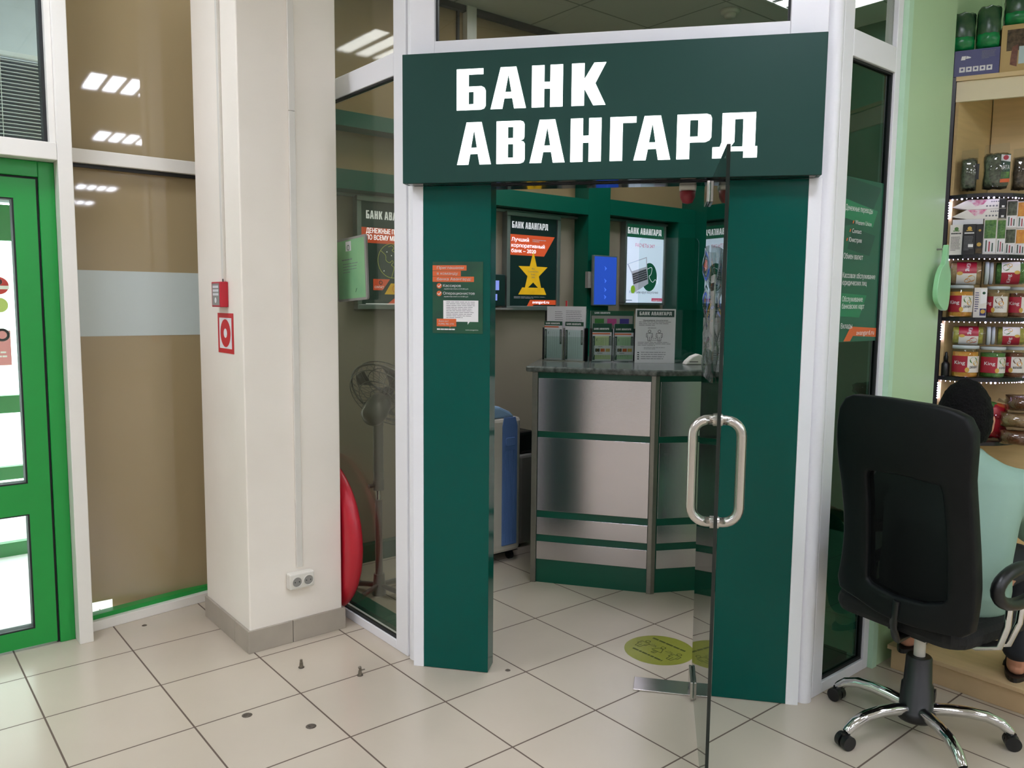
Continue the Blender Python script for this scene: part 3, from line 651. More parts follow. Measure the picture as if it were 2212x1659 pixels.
for x in (-.024, .029):
    q = MB(); M_ = Matrix.Translation((x,-.0421,-.002)) @ Matrix.Rotation(PI/2, 4, 'X'); q.lathe([(.0240,0),(.0240,.0035),(.0215,.0035),(.0208,.001)], CREAMP, 24, M_); q.lathe([(.0208,.001),(0,.0008)], GREYP, 24, M_); o = q.build('outlet', so)
    q = MB(); [q.cyl((x+dx,-.0440,-.002), (x+dx,-.0431,-.002), .0026, BLACKP, 10) for dx in (-.0095,.0095)]; q.build('pin_hole', o)

# red ring leaning behind the pillar, notice holder on the partition
rr = root('hose_reel_ring', 'big red plastic ring standing on the floor between pillar and glass', 'ring', (1.262,-.044,.385))
q = MB(); M = Matrix.Rotation(PI/2, 4, 'Y')
q.lathe([(.205,-.020),(.225,-.030),(.345,-.030),(.375,-.012),(.382,.012),(.378,.022),(.36,.024),(.225,.024),(.205,.016),(.205,-.020)], RED, 64, M); q.build('ring', rr)
MB().lathe([(0,-.012),(.204,-.012),(.204,.012),(0,.012)], DGREYP, 48, M).build('hub', rr); MB().box(-.016, -.0125, -.185, -.145, -.02, .07, LEMON).build('tag', rr, label='small yellow tag on the hub')
nh = root('notice_holder', 'clear plastic holder with a pale green notice on the left partition', 'notice', (1.2955,-.325,1.655), -PI/2)
nh.rotation_euler = (0, math.radians(-3), -PI/2)
b = MB(); b.prism_y(rrect(-.122,-.148,.150,.135,.012), -.012, -.001, GREYP); b.build('frame', nh, bevel=.002)
b = MB(); b.rect(-.11, -.137, .138, .124, MINTP, -.0128); b.rect(-.03, .075, .02, .118, PAPER, -.0132); b.ring(-.005, .090, .011, .003, PGREEN, -.0136, 16); b.lines(-.07, .10, .03, .04, 1, GREYTXT, -.0132, .5, 3); b.lines(-.06, .08, -.03, .02, 4, GREYTXT, -.0132, .25, 4); b.line([(.05,-.11),(.06,-.095),(.055,-.1)], .004, PGREEN, -.0132); b.build('notice_print', nh, label='pale green printed notice')

# lettering film on the right partition
wd = root('window_decal', 'dark green service list film on the narrow right glass partition', 'window film', (2.394,-2.0385,0))
b = MB(); DEC = mat('decal_green', '1C5A44', .3, var=.03); DECL = mat('decal_bright_green', '1F7A52', .3, var=.03); DECD = mat('decal_dark', '15453A', .3, var=.05)
b.rect(0, 1.37, .306, 1.985, DEC, 0); b.flat([(0,1.985),(.29,1.965),(.20,1.83),(0,1.80)], DECD, -.0004)
b.flat([(0,1.905),(.268,1.875),(.235,1.81),(0,1.835)], DECL, -.0008); b.flat([(.08,1.80),(.26,1.78),(.22,1.70),(.05,1.72)], DECD, -.0004)
b.flat([(0,1.555),(.215,1.548),(.165,1.462),(0,1.468)], DECL, -.0008)
b.flat([(.105,1.428),(.306,1.420),(.306,1.385),(.125,1.392),(.105,1.372),(.055,1.372)], ORANGE, -.0008)
b.text('Денежные переводы', .022, 1.862, .021, WHITE, -.0012, w=.205); b.text('Western Union', .098, 1.814, .017, WHITE, -.0012, w=.125); b.text('Contact', .078, 1.781, .017, WHITE, -.0012, w=.07); b.text('Юнистрим', .058, 1.747, .017, WHITE, -.0012, w=.095)
for x, z in ((.078,1.816),(.058,1.783),(.038,1.749)): b.flat([(x,z),(x+.007,z),(x+.012,z+.011),(x+.005,z+.011)], ORANGE, -.0012)
b.text('Обмен валют', .025, 1.683, .021, WHITE, -.0012, w=.145); b.text('Кассовое обслуживание', .025, 1.612, .020, WHITE, -.0012, w=.25); b.text('юридических лиц', .025, 1.585, .020, WHITE, -.0012, w=.185)
b.text('Обслуживание', .030, 1.523, .020, WHITE, -.0012, w=.155); b.text('банковских карт', .030, 1.496, .020, WHITE, -.0012, w=.17); b.text('Вклады', .030, 1.421, .020, WHITE, -.0012, w=.085); b.text('avangard.ru', .150, 1.395, .019, WHITE, -.0012, w=.14)
b.build('print', wd)

# ================================================================== inside the bank
def poster_frame(name, label, x0, x1, z0, z1, fw=.028, ypos=.452):
    t = root(name, label, 'poster', ((x0+x1)/2, ypos, (z0+z1)/2)); w, h = (x1-x0)/2, (z1-z0)/2
    b = MB(); b.box(-w,w,-.022,.03,h-fw,h,SILVER); b.box(-w,w,-.022,.03,-h,-h+fw,SILVER); b.box(-w,-w+fw,-.022,.03,-h+fw,h-fw,SILVER); b.box(w-fw,w,-.022,.03,-h+fw,h-fw,SILVER); b.build('frame', t, bevel=.003)
    return t, w-fw, h-fw
# money-transfer poster
t, w, h = poster_frame('poster', 'dark green framed poster with a lime globe outline behind the left partition', 1.735, 2.195, 1.462, 2.09)
b = MB(); b.box(-w, w, -.010, .02, -h, h, PDARK2); y = -.0106
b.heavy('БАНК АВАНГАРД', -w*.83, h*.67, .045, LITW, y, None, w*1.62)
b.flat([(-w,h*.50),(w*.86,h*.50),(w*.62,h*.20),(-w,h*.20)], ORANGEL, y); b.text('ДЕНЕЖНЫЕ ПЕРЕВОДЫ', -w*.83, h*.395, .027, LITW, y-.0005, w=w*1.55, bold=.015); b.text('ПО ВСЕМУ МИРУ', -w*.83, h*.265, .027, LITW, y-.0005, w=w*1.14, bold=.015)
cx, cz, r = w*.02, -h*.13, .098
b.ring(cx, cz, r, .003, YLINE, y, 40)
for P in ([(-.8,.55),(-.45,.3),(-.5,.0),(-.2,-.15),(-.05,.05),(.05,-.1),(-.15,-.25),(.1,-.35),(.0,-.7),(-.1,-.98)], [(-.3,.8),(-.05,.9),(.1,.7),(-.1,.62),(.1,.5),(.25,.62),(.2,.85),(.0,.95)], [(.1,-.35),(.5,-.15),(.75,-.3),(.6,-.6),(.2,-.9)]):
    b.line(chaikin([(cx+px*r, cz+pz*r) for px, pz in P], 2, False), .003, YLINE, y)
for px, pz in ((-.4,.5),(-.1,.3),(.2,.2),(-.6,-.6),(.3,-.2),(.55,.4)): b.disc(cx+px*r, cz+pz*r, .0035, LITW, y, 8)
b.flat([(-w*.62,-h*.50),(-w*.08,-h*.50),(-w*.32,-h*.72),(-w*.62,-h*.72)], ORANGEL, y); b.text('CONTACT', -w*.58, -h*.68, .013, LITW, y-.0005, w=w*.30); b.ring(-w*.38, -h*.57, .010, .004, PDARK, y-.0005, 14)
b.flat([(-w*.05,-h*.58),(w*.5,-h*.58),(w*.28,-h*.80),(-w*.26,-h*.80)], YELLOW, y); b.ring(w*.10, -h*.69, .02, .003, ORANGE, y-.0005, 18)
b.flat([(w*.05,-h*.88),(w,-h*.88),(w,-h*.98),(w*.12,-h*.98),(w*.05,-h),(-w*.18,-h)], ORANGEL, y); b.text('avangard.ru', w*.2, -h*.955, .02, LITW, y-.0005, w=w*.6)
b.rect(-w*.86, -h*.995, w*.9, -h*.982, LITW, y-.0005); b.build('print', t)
# corporate bank poster
t, w, h = poster_frame('poster', 'framed poster with a big gold star left of the green pilaster', 2.804, 3.268, 1.458, 2.088)
b = MB(); b.box(-w, w, -.010, .02, -h, h, PDARK)
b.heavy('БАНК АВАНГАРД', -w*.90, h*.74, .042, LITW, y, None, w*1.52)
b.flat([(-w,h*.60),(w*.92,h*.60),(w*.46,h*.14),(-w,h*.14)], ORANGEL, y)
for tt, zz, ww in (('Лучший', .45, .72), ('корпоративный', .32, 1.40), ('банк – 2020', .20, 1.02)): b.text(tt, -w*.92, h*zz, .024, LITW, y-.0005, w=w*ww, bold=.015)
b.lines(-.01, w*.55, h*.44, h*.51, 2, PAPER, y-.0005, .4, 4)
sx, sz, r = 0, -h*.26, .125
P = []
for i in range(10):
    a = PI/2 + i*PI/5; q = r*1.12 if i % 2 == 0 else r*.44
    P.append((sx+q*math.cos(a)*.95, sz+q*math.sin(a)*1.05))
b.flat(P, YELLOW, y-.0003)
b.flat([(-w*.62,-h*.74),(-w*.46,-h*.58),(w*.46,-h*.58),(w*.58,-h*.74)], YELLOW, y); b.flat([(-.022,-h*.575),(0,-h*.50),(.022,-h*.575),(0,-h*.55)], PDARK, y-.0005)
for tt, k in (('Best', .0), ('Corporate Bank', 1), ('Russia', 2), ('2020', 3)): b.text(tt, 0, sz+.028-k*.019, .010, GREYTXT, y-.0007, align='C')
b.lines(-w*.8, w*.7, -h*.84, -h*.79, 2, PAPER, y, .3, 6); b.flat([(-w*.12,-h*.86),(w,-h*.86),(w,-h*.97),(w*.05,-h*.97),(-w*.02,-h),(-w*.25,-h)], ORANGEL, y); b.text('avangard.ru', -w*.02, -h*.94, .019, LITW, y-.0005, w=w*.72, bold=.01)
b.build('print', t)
# lit screen with laptop
t, w, h = poster_frame('advertising_screen', 'lit white screen showing a laptop right of the green pilaster', 3.908, 4.357, 1.498, 2.104, .018)
b = MB(); b.box(-w, w, -.010, .02, -h, h, LCDW); b.rect(-w, h*.67, w, h, LCDG, y); b.heavy('БАНК АВАНГАРД', -w*.93, h*.755, .046, LITW, y-.0005, None, w*1.8)
b.text('РАСЧЕТЫ 24/7', 0, h*.43, .026, LCDR, y, w=w*1.02, align='C')
b.disc(w*.27, -h*.33, .085, LCDG, y, 36, .105)
def LP(pts): return [(w*px, h*pz) for px, pz in pts]
b.flat(LP([(-.93,-.02),(.10,.19),(.14,-.08),(-.70,-.24)]), LAPTOP, y-.0004); b.flat(LP([(-.86,-.02),(.06,.16),(.09,-.06),(-.68,-.20)]), LCDW, y-.0008)
b.flat(LP([(-.70,-.24),(.14,-.08),(.22,-.50),(-.52,-.74)]), LAPTOP, y-.0006)
for i in range(5):
    for j in range(11):
        u, v = .05+j*.08, .06+i*.115; ax = -.70+.84*u+.16*v; az = -.24+.16*u-.48*v; b.flat(LP([(ax,az),(ax+.058,az+.011),(ax+.072,az-.035),(ax+.014,az-.046)]), LCDK, y-.001)
b.disc(-w*.60, -h*.66, .024, APPLE, y-.0012, 20, .030)
b.line(chaikin([(w*.16,-h*.12),(w*.42,-h*.05),(w*.36,-h*.28),(w*.2,-h*.3),(w*.45,-h*.5),(w*.6,-h*.35),(w*.75,-h*.55),(w*.7,-h*.3)], 3, False), .003, LITW, y-.001)
b.text('Работаем круглосуточно', 0, -h*.76, .019, LCDK, y, w=w*1.55, align='C'); b.rect(w*.42, -h*.96, w, -h*.88, LCDR, y); b.text('avangard.ru', w*.46, -h*.945, .013, LITW, y-.0005, w=w*.5); b.lines(-w*.95, -w*.4, -h*.97, -h*.93, 1, GREYTXT, y, .5)
b.build('screen', t, label='lit screen picture')
# blue info screen on the pilaster
t = root('info_screen', 'small upright blue lit screen on the green pilaster', 'screen', (3.571,.30,1.662))
MB().box(-.116, .116, 0, .022, -.170, .172, SILVER).build('housing', t, bevel=.003)
b = MB(); b.rect(-.108, -.162, .108, .164, LCDB, -.0006)
for z in (.085, -.0, -.06, -.11): b.line([(-.01,z+.012),(.008,z),(-.006,z-.012)], .004, LCDB2, -.001); b.disc(0, z, .006, LCDB2, -.0012, 10)
b.build('screen', t, label='blue lit picture'); MB().box(-.145, .02, .0225, .0495, -.05, .06, GREYP).build('bracket', t)
# dark terminal behind the left entrance panel
t = root('terminal', 'dark upright terminal with a lilac screen half hidden by the left entrance panel', 'screen', (2.636,.425,1.585))
MB().box(-.145, .143, -.01, .055, -.10, .10, PDARK).build('housing', t, bevel=.004)
b = MB(); b.rect(-.12, .0, .093, .06, LCDP, -.0106); b.rect(-.12, -.065, .078, -.025, LCDP, -.0106); b.build('screen', t, label='lilac lit picture')
MB().box(2.45, 2.83, .40, .4845, 1.462, 1.474, GREYP).build('wall_shelf', label='narrow grey ledge under the dark terminal', cat='shelf')

# counter
DL, DC, DR = (2.326,-.392), (2.694,-.915), (3.34,-1.255)
ck = root('reception_counter', 'green reception counter with steel panels facing the doorway', 'counter')
def dir2(A, B): v = Vector((B[0]-A[0], B[1]-A[1])).normalized(); return v
def along(A, B, t): v = dir2(A, B); return (A[0]+v.x*t, A[1]+v.y*t)
MB().prism_z([DL, DC, DR, (3.34,-.55), (2.78,.06)], .0, 1.144, GREEND).build('carcass', ck)
L1 = (Vector(DC)-Vector(DL)).length; L2 = (Vector(DR)-Vector(DC)).length
for A, B, L in ((DL, DC, L1), (DC, DR, L2)):
    for z0, z1 in ((.829,1.112), (.398,.796), (.266,.361), (.130,.229)):
        MB().wall(along(A,B,.028), along(A,B,L-.02), .0006, .006, z0, z1, STEEL).build('steel_panel', ck, bevel=.001)
n1 = dir2(DL, DC); n2 = dir2(DC, DR); o1 = Vector((n1.y,-n1.x)); o2 = Vector((n2.y,-n2.x))
MB().wall(along(DL,DC,-.004), along(DL,DC,.026), -.02, .014, 0, 1.1435, STEELP).build('end_post', ck, bevel=.002)
a = along(DL,DC,L1-.018); c = along(DC,DR,.018)
MB().prism_z([(a[0]+o1.x*.016,a[1]+o1.y*.016), (DC[0]+o1.x*.018+n1.x*.004,DC[1]+o1.y*.018+n1.y*.004), (DC[0]+o2.x*.018-n2.x*.002,DC[1]+o2.y*.018-n2.y*.002), (c[0]+o2.x*.016,c[1]+o2.y*.016), (c[0]-o2.x*.0,c[1]-o2.y*.0), (a[0],a[1])], 0, 1.1435, STEELP).build('corner_post', ck, bevel=.002)
MB().prism_z([(2.285,-.375), (2.655,-.955), (3.385,-1.335), (3.385,-.25), (2.92,.19)], 1.1445, 1.175, STONE).build('countertop', ck, bevel=.008, label='speckled grey stone top')

TOPZ = 1.1757
def frame_at(L, Rr): 
    v = dir2(L, Rr); return math.atan2(v.y, v.x)
def leaflet(name, label, cat, loc, rz, w, hgt, parts, th=.006, tilt=.0, group=None):
    b = MB(); b.box(0, w, 0, th, 0, hgt, PAPER); parts(b, w, hgt); o = b.build(name, label=label, cat=cat, loc=loc, rz=rz, group=group)
    o.rotation_euler = (tilt, 0, rz); return o
def loc2(L, rz, x, y, z): return (L[0]+math.cos(rz)*x-math.sin(rz)*y, L[1]+math.sin(rz)*x+math.cos(rz)*y, z)
def acrylic(label, L, rz, w, hb):
    t = root('leaflet_holder', label, 'leaflet holder', (L[0],L[1],TOPZ), rz)
    b = MB(); b.box(0, w, .052, .056, .0, hb, PLEXI); b.box(0, w, .0, .0518, .0, .004, CHROME); b.build('back_plate', t)
    b = MB(); [b.box(x, x+.004, .0, .0518, .0045, .19, CHROME if x > 0 and x < w-.01 else BLACKP) for x in (0, w/2-.002, w-.004)]; b.build('divider', t)
    MB().box(.0042, w-.0042, -.002, -.0003, .004, .14, PLEXI).build('front_plate', t); return t
# holder with white papers and blue forms
HL, hr = (2.640,-.105), math.radians(-65.4)
acrylic('clear leaflet holder on the left of the counter, white papers behind blue forms', HL, hr, .262, .30)
def papers(b, w, hh): b.lines(.05, w*.42, .14, hh-.03, 12, GREYTXT, -.0005, .25, 2); b.lines(w*.5, w*.92, .14, hh-.025, 14, GREYTXT, -.0005, .25, 9); b.rect(w*.62, .16, w*.92, .20, PAPER, -.0004)
leaflet('paper_sheaf', 'white printed sheets standing in the left holder', 'papers', loc2(HL, hr, .012, .034, TOPZ+.005), hr, .238, .308, papers, .012)
leaflet('black_folder', 'black folder behind the white sheets in the left holder', 'folder', loc2(HL, hr, -.012, .060, TOPZ+.0005), hr, .25, .285, lambda b,w,hh: b.rect(0,0,w,hh,BLACKP,-.0005), .02)
def brochure(form, stripe_w, head=.024, label=False, flip=False):
    def f(b, w, hh):
        b.rect(0, hh-head, w, hh, PGREEN, -.0005); b.heavy('БАНК АВАНГАРД', w*.08, hh-head*.72, .010, WHITE, -.001, None, w*.78)
        b.rect(0, hh-head-.012, w*stripe_w, hh-head-.005, ORANGE, -.0005)
        zt = hh-head-.022
        b.rect(.004, .010, w-.004, zt, form, -.0008)
        b.rect(.002, .006, .016, zt, PDARK2, -.001); b.rect(w-.015, zt*.52, w-.003, zt, PDARK2, -.001)
        b.lines(.0065, .010, .02, zt-.01, 18, WHITE, -.0014, .5, 3); b.lines(w-.0105, w-.0065, zt*.56, zt-.006, 10, WHITE, -.0014, .5, 4)
        for x in (.028,.038,.05,.064,.078): b.rect(x, .02, x+.0008, zt-.012, GREYTXT, -.0012)
        b.line([(.022,zt-.03),(.028,zt-.012),(.024,zt-.02),(.03,zt-.028)], .0012, BLACKTXT, -.0014)
        if label:
            b.rect(.012, .035, w+.001, .088, PAPER, -.0030); b.lines(.035, .075, .079, .083, 1, GREYTXT, -.0034, .6); b.lines(.03, .08, .042, .046, 1, BLACKTXT, -.0034, .6)
            for k, m in enumerate((BLACKP, ORANGE, GOLD)): b.rect(.018+k*.03, .053, .043+k*.03, .071, m, -.0034)
            b.ring(.0305, .062, .006, .0015, GOLD, -.0038, 12)
    return f
leaflet('brochure', 'blue form brochure with orange stripe, first on the counter', 'brochure', loc2(HL, hr, .008, .008, TOPZ+.005), hr, .112, .222, brochure(PALEB, .80))
leaflet('brochure', 'blue form brochure with thin pink line, second on the counter', 'brochure', loc2(HL, hr, .138, .008, TOPZ+.005), hr, .112, .220, brochure(PALEB, .0))
leaflet('red_folder_tab', 'red plastic tab sticking up behind the white sheets on the counter', 'tab', loc2(HL, hr, .105, .088, TOPZ+.0005), hr, .012, .345, lambda b,w,hh: b.rect(0,0,w,hh,REDP,-.0005), .004)
# holder with card display and green forms
H2, hr2 = (2.782,-.362), math.radians(-33)
acrylic('clear leaflet holder in the middle of the counter with three bank cards on top', H2, hr2, .254, .285)
def cards(b, w, hh):
    b.rect(0, 0, w, hh, PGREEN, -.0005); b.heavy('БАНК АВАНГАРД', w*.09, hh-.017, .010, PAPER, -.001, None, w*.36); b.rect(.006, .18, w-.006, hh-.028, GREYP, -.001)
    for k, m in enumerate((CARDG, MAGENTA, CARDV)): b.rect(.024+k*.073, .205, .078+k*.073, .24, m, -.0014)
leaflet('card_display', 'dark green display board with a green, a pink and a violet card', 'display board', loc2(H2, hr2, .001, .036, TOPZ+.005), hr2, .252, .285, cards, .008)
leaflet('brochure', 'pale yellow form brochure with three logo label, third on the counter', 'brochure', loc2(H2, hr2, .007, .008, TOPZ+.005), hr2, .112, .214, brochure(PALEY, .92, .05, True))
leaflet('brochure', 'pale green form brochure with three logo label, fourth on the counter', 'brochure', loc2(H2, hr2, .135, .008, TOPZ+.005), hr2, .112, .212, brochure(PALEG, .88, .05, True))
# distance notice
N1, nr = (2.945,-.545), math.radians(-41)
ns = root('notice_stand', 'white notice with two person outlines standing on the counter', 'notice', (N1[0],N1[1],TOPZ), nr)
b = MB(); W_, H_ = .224, .304; b.box(0, W_, 0, .003, .0, H_, PAPER); b.rect(.008, H_-.045, W_-.008, H_-.008, PDARK2, -.0005); b.heavy('БАНК АВАНГАРД', .022, H_-.036, .020, WHITE, -.001, None, .18)
b.text('Уважаемые посетители!', W_/2, H_-.068, .008, BLACKTXT, -.0005, w=.14, align='C', bold=.01); b.lines(.02, W_-.02, .205, .232, 3, GREYTXT, -.0005, .3, 4); b.lines(.07, .15, .192, .199, 1, GREYTXT, -.0005, .4)
for x in (.080, .135): person_icon(b, x, .125, .062, BLACKTXT, -.0005, .0022)
b.text('1,5 м', .1075, .135, .008, BLACKTXT, -.0005, align='C'); b.line([(.094,.128),(.121,.128)], .0015, BLACKTXT, -.0005)
b.lines(.015, W_-.015, .093, .118, 3, GREYTXT, -.0005, .3, 6); b.lines(.05, W_-.05, .074, .088, 2, GREYTXT, -.0005, .3, 7)
for k in range(4): z = .056-k*.012; b.rect(.014, z, .025, z+.005, BLACKTXT, -.0005); b.lines(.034, W_-.03, z, z+.006, 1, GREYTXT, -.0005, .5, k+3, .9)
b.build('print', ns); MB().box(.0, W_, .0035, .06, .0, .003, PLEXI).build('foot', ns)
# small white device and protective screens
wdv = root('desk_phone', 'small rounded white plastic device on the counter by the glass door', 'device', (3.135,-.79,TOPZ), math.radians(-30))
b = MB(); b.prism_y([(-.042,0),(.06,0),(.06,.05),(.035,.058),(.0,.045),(-.03,.02)], -.03, .03, CREAMP); b.build('body', wdv, bevel=.006); MB().box(-.02, .03, -.0315, -.0303, .014, .018, BLACKP).build('slot', wdv)
ps = root('protective_screen', 'tall clear protective screen standing on the counter behind the notice', 'screen', (3.05,-.44,TOPZ), math.radians(-41))
MB().prism_y(rrect(.02,.0,.36,.71,.03), 0, .004, PLEXI).build('sheet', ps); b = MB(); b.box(.05,.08,-.03,.034,0,.004,PLEXI); b.box(.28,.31,-.03,.034,0,.004,PLEXI); b.build('foot', ps)
ps = root('protective_screen', 'low clear protective screen on the counter beside the white device', 'screen', (3.13,-.66,TOPZ), math.radians(-41))
MB().prism_y(rrect(.0,.0,.17,.30,.03), 0, .004, PLEXI).build('sheet', ps); b = MB(); b.box(.02,.05,-.03,.034,0,.004,PLEXI); b.build('foot', ps)

# siren under the doorway head
sr = root('siren', 'small red and white alarm siren inside the doorway by the top of the glass door', 'siren', (2.036,-1.607,0), PRZ)
MB().box(-.032, .032, -.060, .035, 1.936, 1.985, CREAMP).build('base', sr, bevel=.008); MB().lathe([(0,1.888),(.018,1.892),(.028,1.912),(.03,1.9355),(0,1.9355)], DRED, 24).build('lamp_dome', sr)

# pedestal fan
fn = root('pedestal_fan', 'grey pedestal fan behind the left glass partition', 'fan', (1.575,-.06,0))
b = MB()
for a in (20, 110, 200, 290):
    r = math.radians(a); b.tube([(0,0,.05), (.09*math.cos(r),.09*math.sin(r),.04), (.24*math.cos(r),.24*math.sin(r),.014)], .02, FANG, 10, flatten=.6)
b.cyl((0,0,.0), (0,0,.11), .035, FANG, 20, .028); b.build('base', fn)
b = MB(); b.cyl((0,0,.11), (0,0,.50), .019, FANG, 18); b.build('lower_pole', fn); b = MB(); b.cyl((0,0,.50), (0,0,.60), .013, CHROME, 16); b.build('inner_pole', fn)
b = MB(); b.cyl((0,0,.60), (0,0,.88), .026, FANG, 18); b.build('upper_pole', fn); b = MB(); b.cyl((0,0,.55), (0,0,.60), .028, FANG, 18); b.cyl((-.01,0,.575), (-.055,0,.575), .010, DGREYP, 12); b.build('height_clamp', fn)
fd = Vector((.62,.30,.52)).normalized(); fc = Vector((.0,.0,.975)); up = fd.orthogonal().normalized(); sdv = fd.cross(up)
FM = Matrix((( up.x, sdv.x, fd.x, fc.x), (up.y, sdv.y, fd.y, fc.y), (up.z, sdv.z, fd.z, fc.z), (0,0,0,1)))
b = MB(); b.lathe([(0,-.10),(.035,-.098),(.058,-.075),(.064,-.03),(.058,.03),(.05,.055),(0,.056)], FANG, 28, FM); b.build('motor_housing', fn)
b = MB(); b.cyl((0,0,.88), (0,0,.94), .03, FANG, 16, .022); b.build('tilt_joint', fn)
b = MB()
def fpt(r, a, z): return FM @ Vector((r*math.cos(a), r*math.sin(a), z))
for r, z in ((.20,.10),(.19,.065),(.19,.135),(.13,.05),(.13,.15),(.07,.055)): b.tube([fpt(r, 2*PI*i/36, z) for i in range(36)], .0028 if r < .195 else .006, FANG, 6, True)
for i in range(30):
    a = 2*PI*i/30; b.tube([fpt(.05,a,.056), fpt(.13,a+.06,.05), fpt(.19,a+.1,.065), fpt(.20,a+.1,.10), fpt(.19,a+.1,.135), fpt(.13,a+.06,.15), fpt(.05,a,.152)], .0014, FANG, 4)
b.build('guard', fn)
for k in range(4):
    a0 = k*PI/2; b = MB(); vs = []
    for i in range(6):
        r = .03+.15*i/5
        for j, da in enumerate((-.38, 0, .38)): vs.append(fpt(r, a0+da*(.5+.9*i/5)*1.0, .10+.018*(1-j)))
    b.add(vs, [(i*3+j, i*3+j+1, i*3+j+4, i*3+j+3) for i in range(5) for j in range(2)], DGREYP, True); o = b.build('blade', fn); sm = o.modifiers.new('thickness','SOLIDIFY'); sm.thickness = .003
b = MB(); b.cyl(tuple(FM @ Vector((0,0,.056))), tuple(FM @ Vector((0,0,.125))), .028, DGREYP, 20); b.build('hub', fn)

# air cooler by the counter
ac = root('air_cooler', 'cream and blue portable air cooler left of the counter', 'air cooler', (2.33,.085,0))
b = MB(); P = rrect(-.19,-.14,.215,.14,.05); b.prism_z(P, .055, .845, COOLW); b.build('body', ac, bevel=.02)
b = MB(); b.prism_y([(.055,.10),(.165,.10),(.165,.80),(.15,.852),(.065,.852),(.055,.80)], -.148, -.1402, COOLB); o = b.build('front_strip', ac, bevel=.003, label='blue front strip with grooves')
b = MB(); b.prism_y(rrect(.075,.685,.145,.735,.012), -.156, -.1482, COOLB); b.build('handle_recess', o, bevel=.003)
b = MB(); [b.box(.065+k*.016, .068+k*.016, -.1505, -.1482, .12, .66, COOLB) for k in range(6)]; b.build('groove', o)
b = MB(); b.prism_y([(-.15,.8455),(.17,.8455),(.13,.88),(.05,.915),(-.05,.925),(-.13,.915)], -.125, .12, COOLL); b.build('water_tank', ac, bevel=.015, label='light blue rounded top tank')
for x in (-.15, .15):
    for yy in (-.10, .10): MB().cyl((x-.012,yy,.0265), (x+.012,yy,.0265), .026, BLACKP, 16).build('wheel', ac)
MB().box(-.19, .19, -.13, .13, .0535, .0548, BLACKP).build('base_plate', ac)
bo = root('wrapped_case', 'grey plastic wrapped case between air cooler and counter', 'case', (2.70,.20,0))
MB().box(-.05, .11, -.10, .10, .02, .58, GREYP).build('case', bo, bevel=.02); MB().box(-.035, .09, -.08, .08, .581, .72, BLACKP).build('upper_bag', bo, bevel=.02); b = MB(); [b.cyl((x,-.08,.0105),(x,-.06,.0105),.010,BLACKP,12) for x in (-.03,.09)]; b.build('wheel', bo)

# ================================================================== food stall on the right
pf = root('display_platform', 'low wooden plank platform in front of the corner shelves', 'platform', (2.812,-2.10,0))
MB().box(0, .93, -1.6, -.005, .083, .101, PLANK).build('deck', pf, bevel=.002)
MB().box(.012, .03, -1.6, -.018, .0, .0825, PLANK).build('front_board', pf, bevel=.002)
MB().box(.0305, .90, -.036, -.018, .0, .0825, PLANK).build('side_board', pf)

SHX, SHY, SHR = 3.25, -2.075, math.atan2(-.914, .407)
SC, SN = math.cos(SHR), math.sin(SHR)
def sl(x, y, z): return (SHX+SC*x-SN*y, SHY+SN*x+SC*y, z)
su = root('corner_shelf', 'tall birch corner shelf with curved black edges and strip lights', 'shelf', (SHX,SHY,0), SHR)
LX, LY = .407*.36, .914*.36         # far corner of the side board, running along the green wall
SIDE = [(0,0),(LX,LY)]
MB().wall((0,0), (LX,LY), -.014, -.0005, .101, 2.462, BIRCH).build('side_board', su)
MB().wall((-.0075,-.004), (LX*.9-.006,LY*.9), -.030, -.0145, .101, 2.478, SBLACK).build('side_board', su, label='black outer side board')
MB().box(-.043, -.0165, -.012, .004, .101, 2.478, SBLACK).build('corner_post', su, label='black front corner post')
MB().box(LX+.0005, .62, LY-.012, LY, .101, 2.462, BIRCH).build('back_board', su)
def front(x): 
    pts = [(-.02,0),(.05,-.036),(.11,-.048),(.17,-.026),(.22,.0),(.27,.05),(.32,.115),(.37,.19),(.40,.235)]
    return pts
SZ = {'e': .925, 'd': 1.203, 'c': 1.462, 'b': 1.730, 'a': 1.985}
SP = front(0)+[(.45,.27),(.45,LY-.013),(LX+.022,LY-.013),(.014,.006)]
for k, z in SZ.items(): MB().prism_z(SP, z-.016, z, SBLACK).build('shelf_board', su, label='curved black shelf board')
MB().prism_z([(-.018,-.012),(.62,-.012+.0),(.62,LY-.013),(LX+.02,LY-.013),(.014,.0)], 2.462, 2.480, BIRCH).build('top_board', su)
MB().box(-.014, .62, -.002, .014, 2.377, 2.4615, BIRCHL).build('fascia', su)
# strip lights under the shelf edges
for k, nm in (('a','top'),('b','second'),('c','third'),('d','lowest')):
    b = MB(); z = SZ[k]-.019; pts = front(0); r = random.Random(ord(k))
    for a, c in zip(pts, pts[1:]):
        n = max(2, int(math.hypot(c[0]-a[0], c[1]-a[1])/.016))
        for i in range(n):
            t = i/n; b.blob((a[0]+(c[0]-a[0])*t, a[1]+(c[1]-a[1])*t-.001, z-.0008), (.0017,.0017,.0017) if r.random() < .8 else (.0036,.0036,.0036), LED, 6, 4)
    for i in range(7): b.blob((-.013, -.006, z-.012-i*.011), (.003,.003,.003), LED, 6, 4)
    b.build('led_strip', label='string of tiny white lights under the %s curved shelf board' % nm, cat='light strip', loc=(SHX,SHY,0), rz=SHR, kind='stuff')

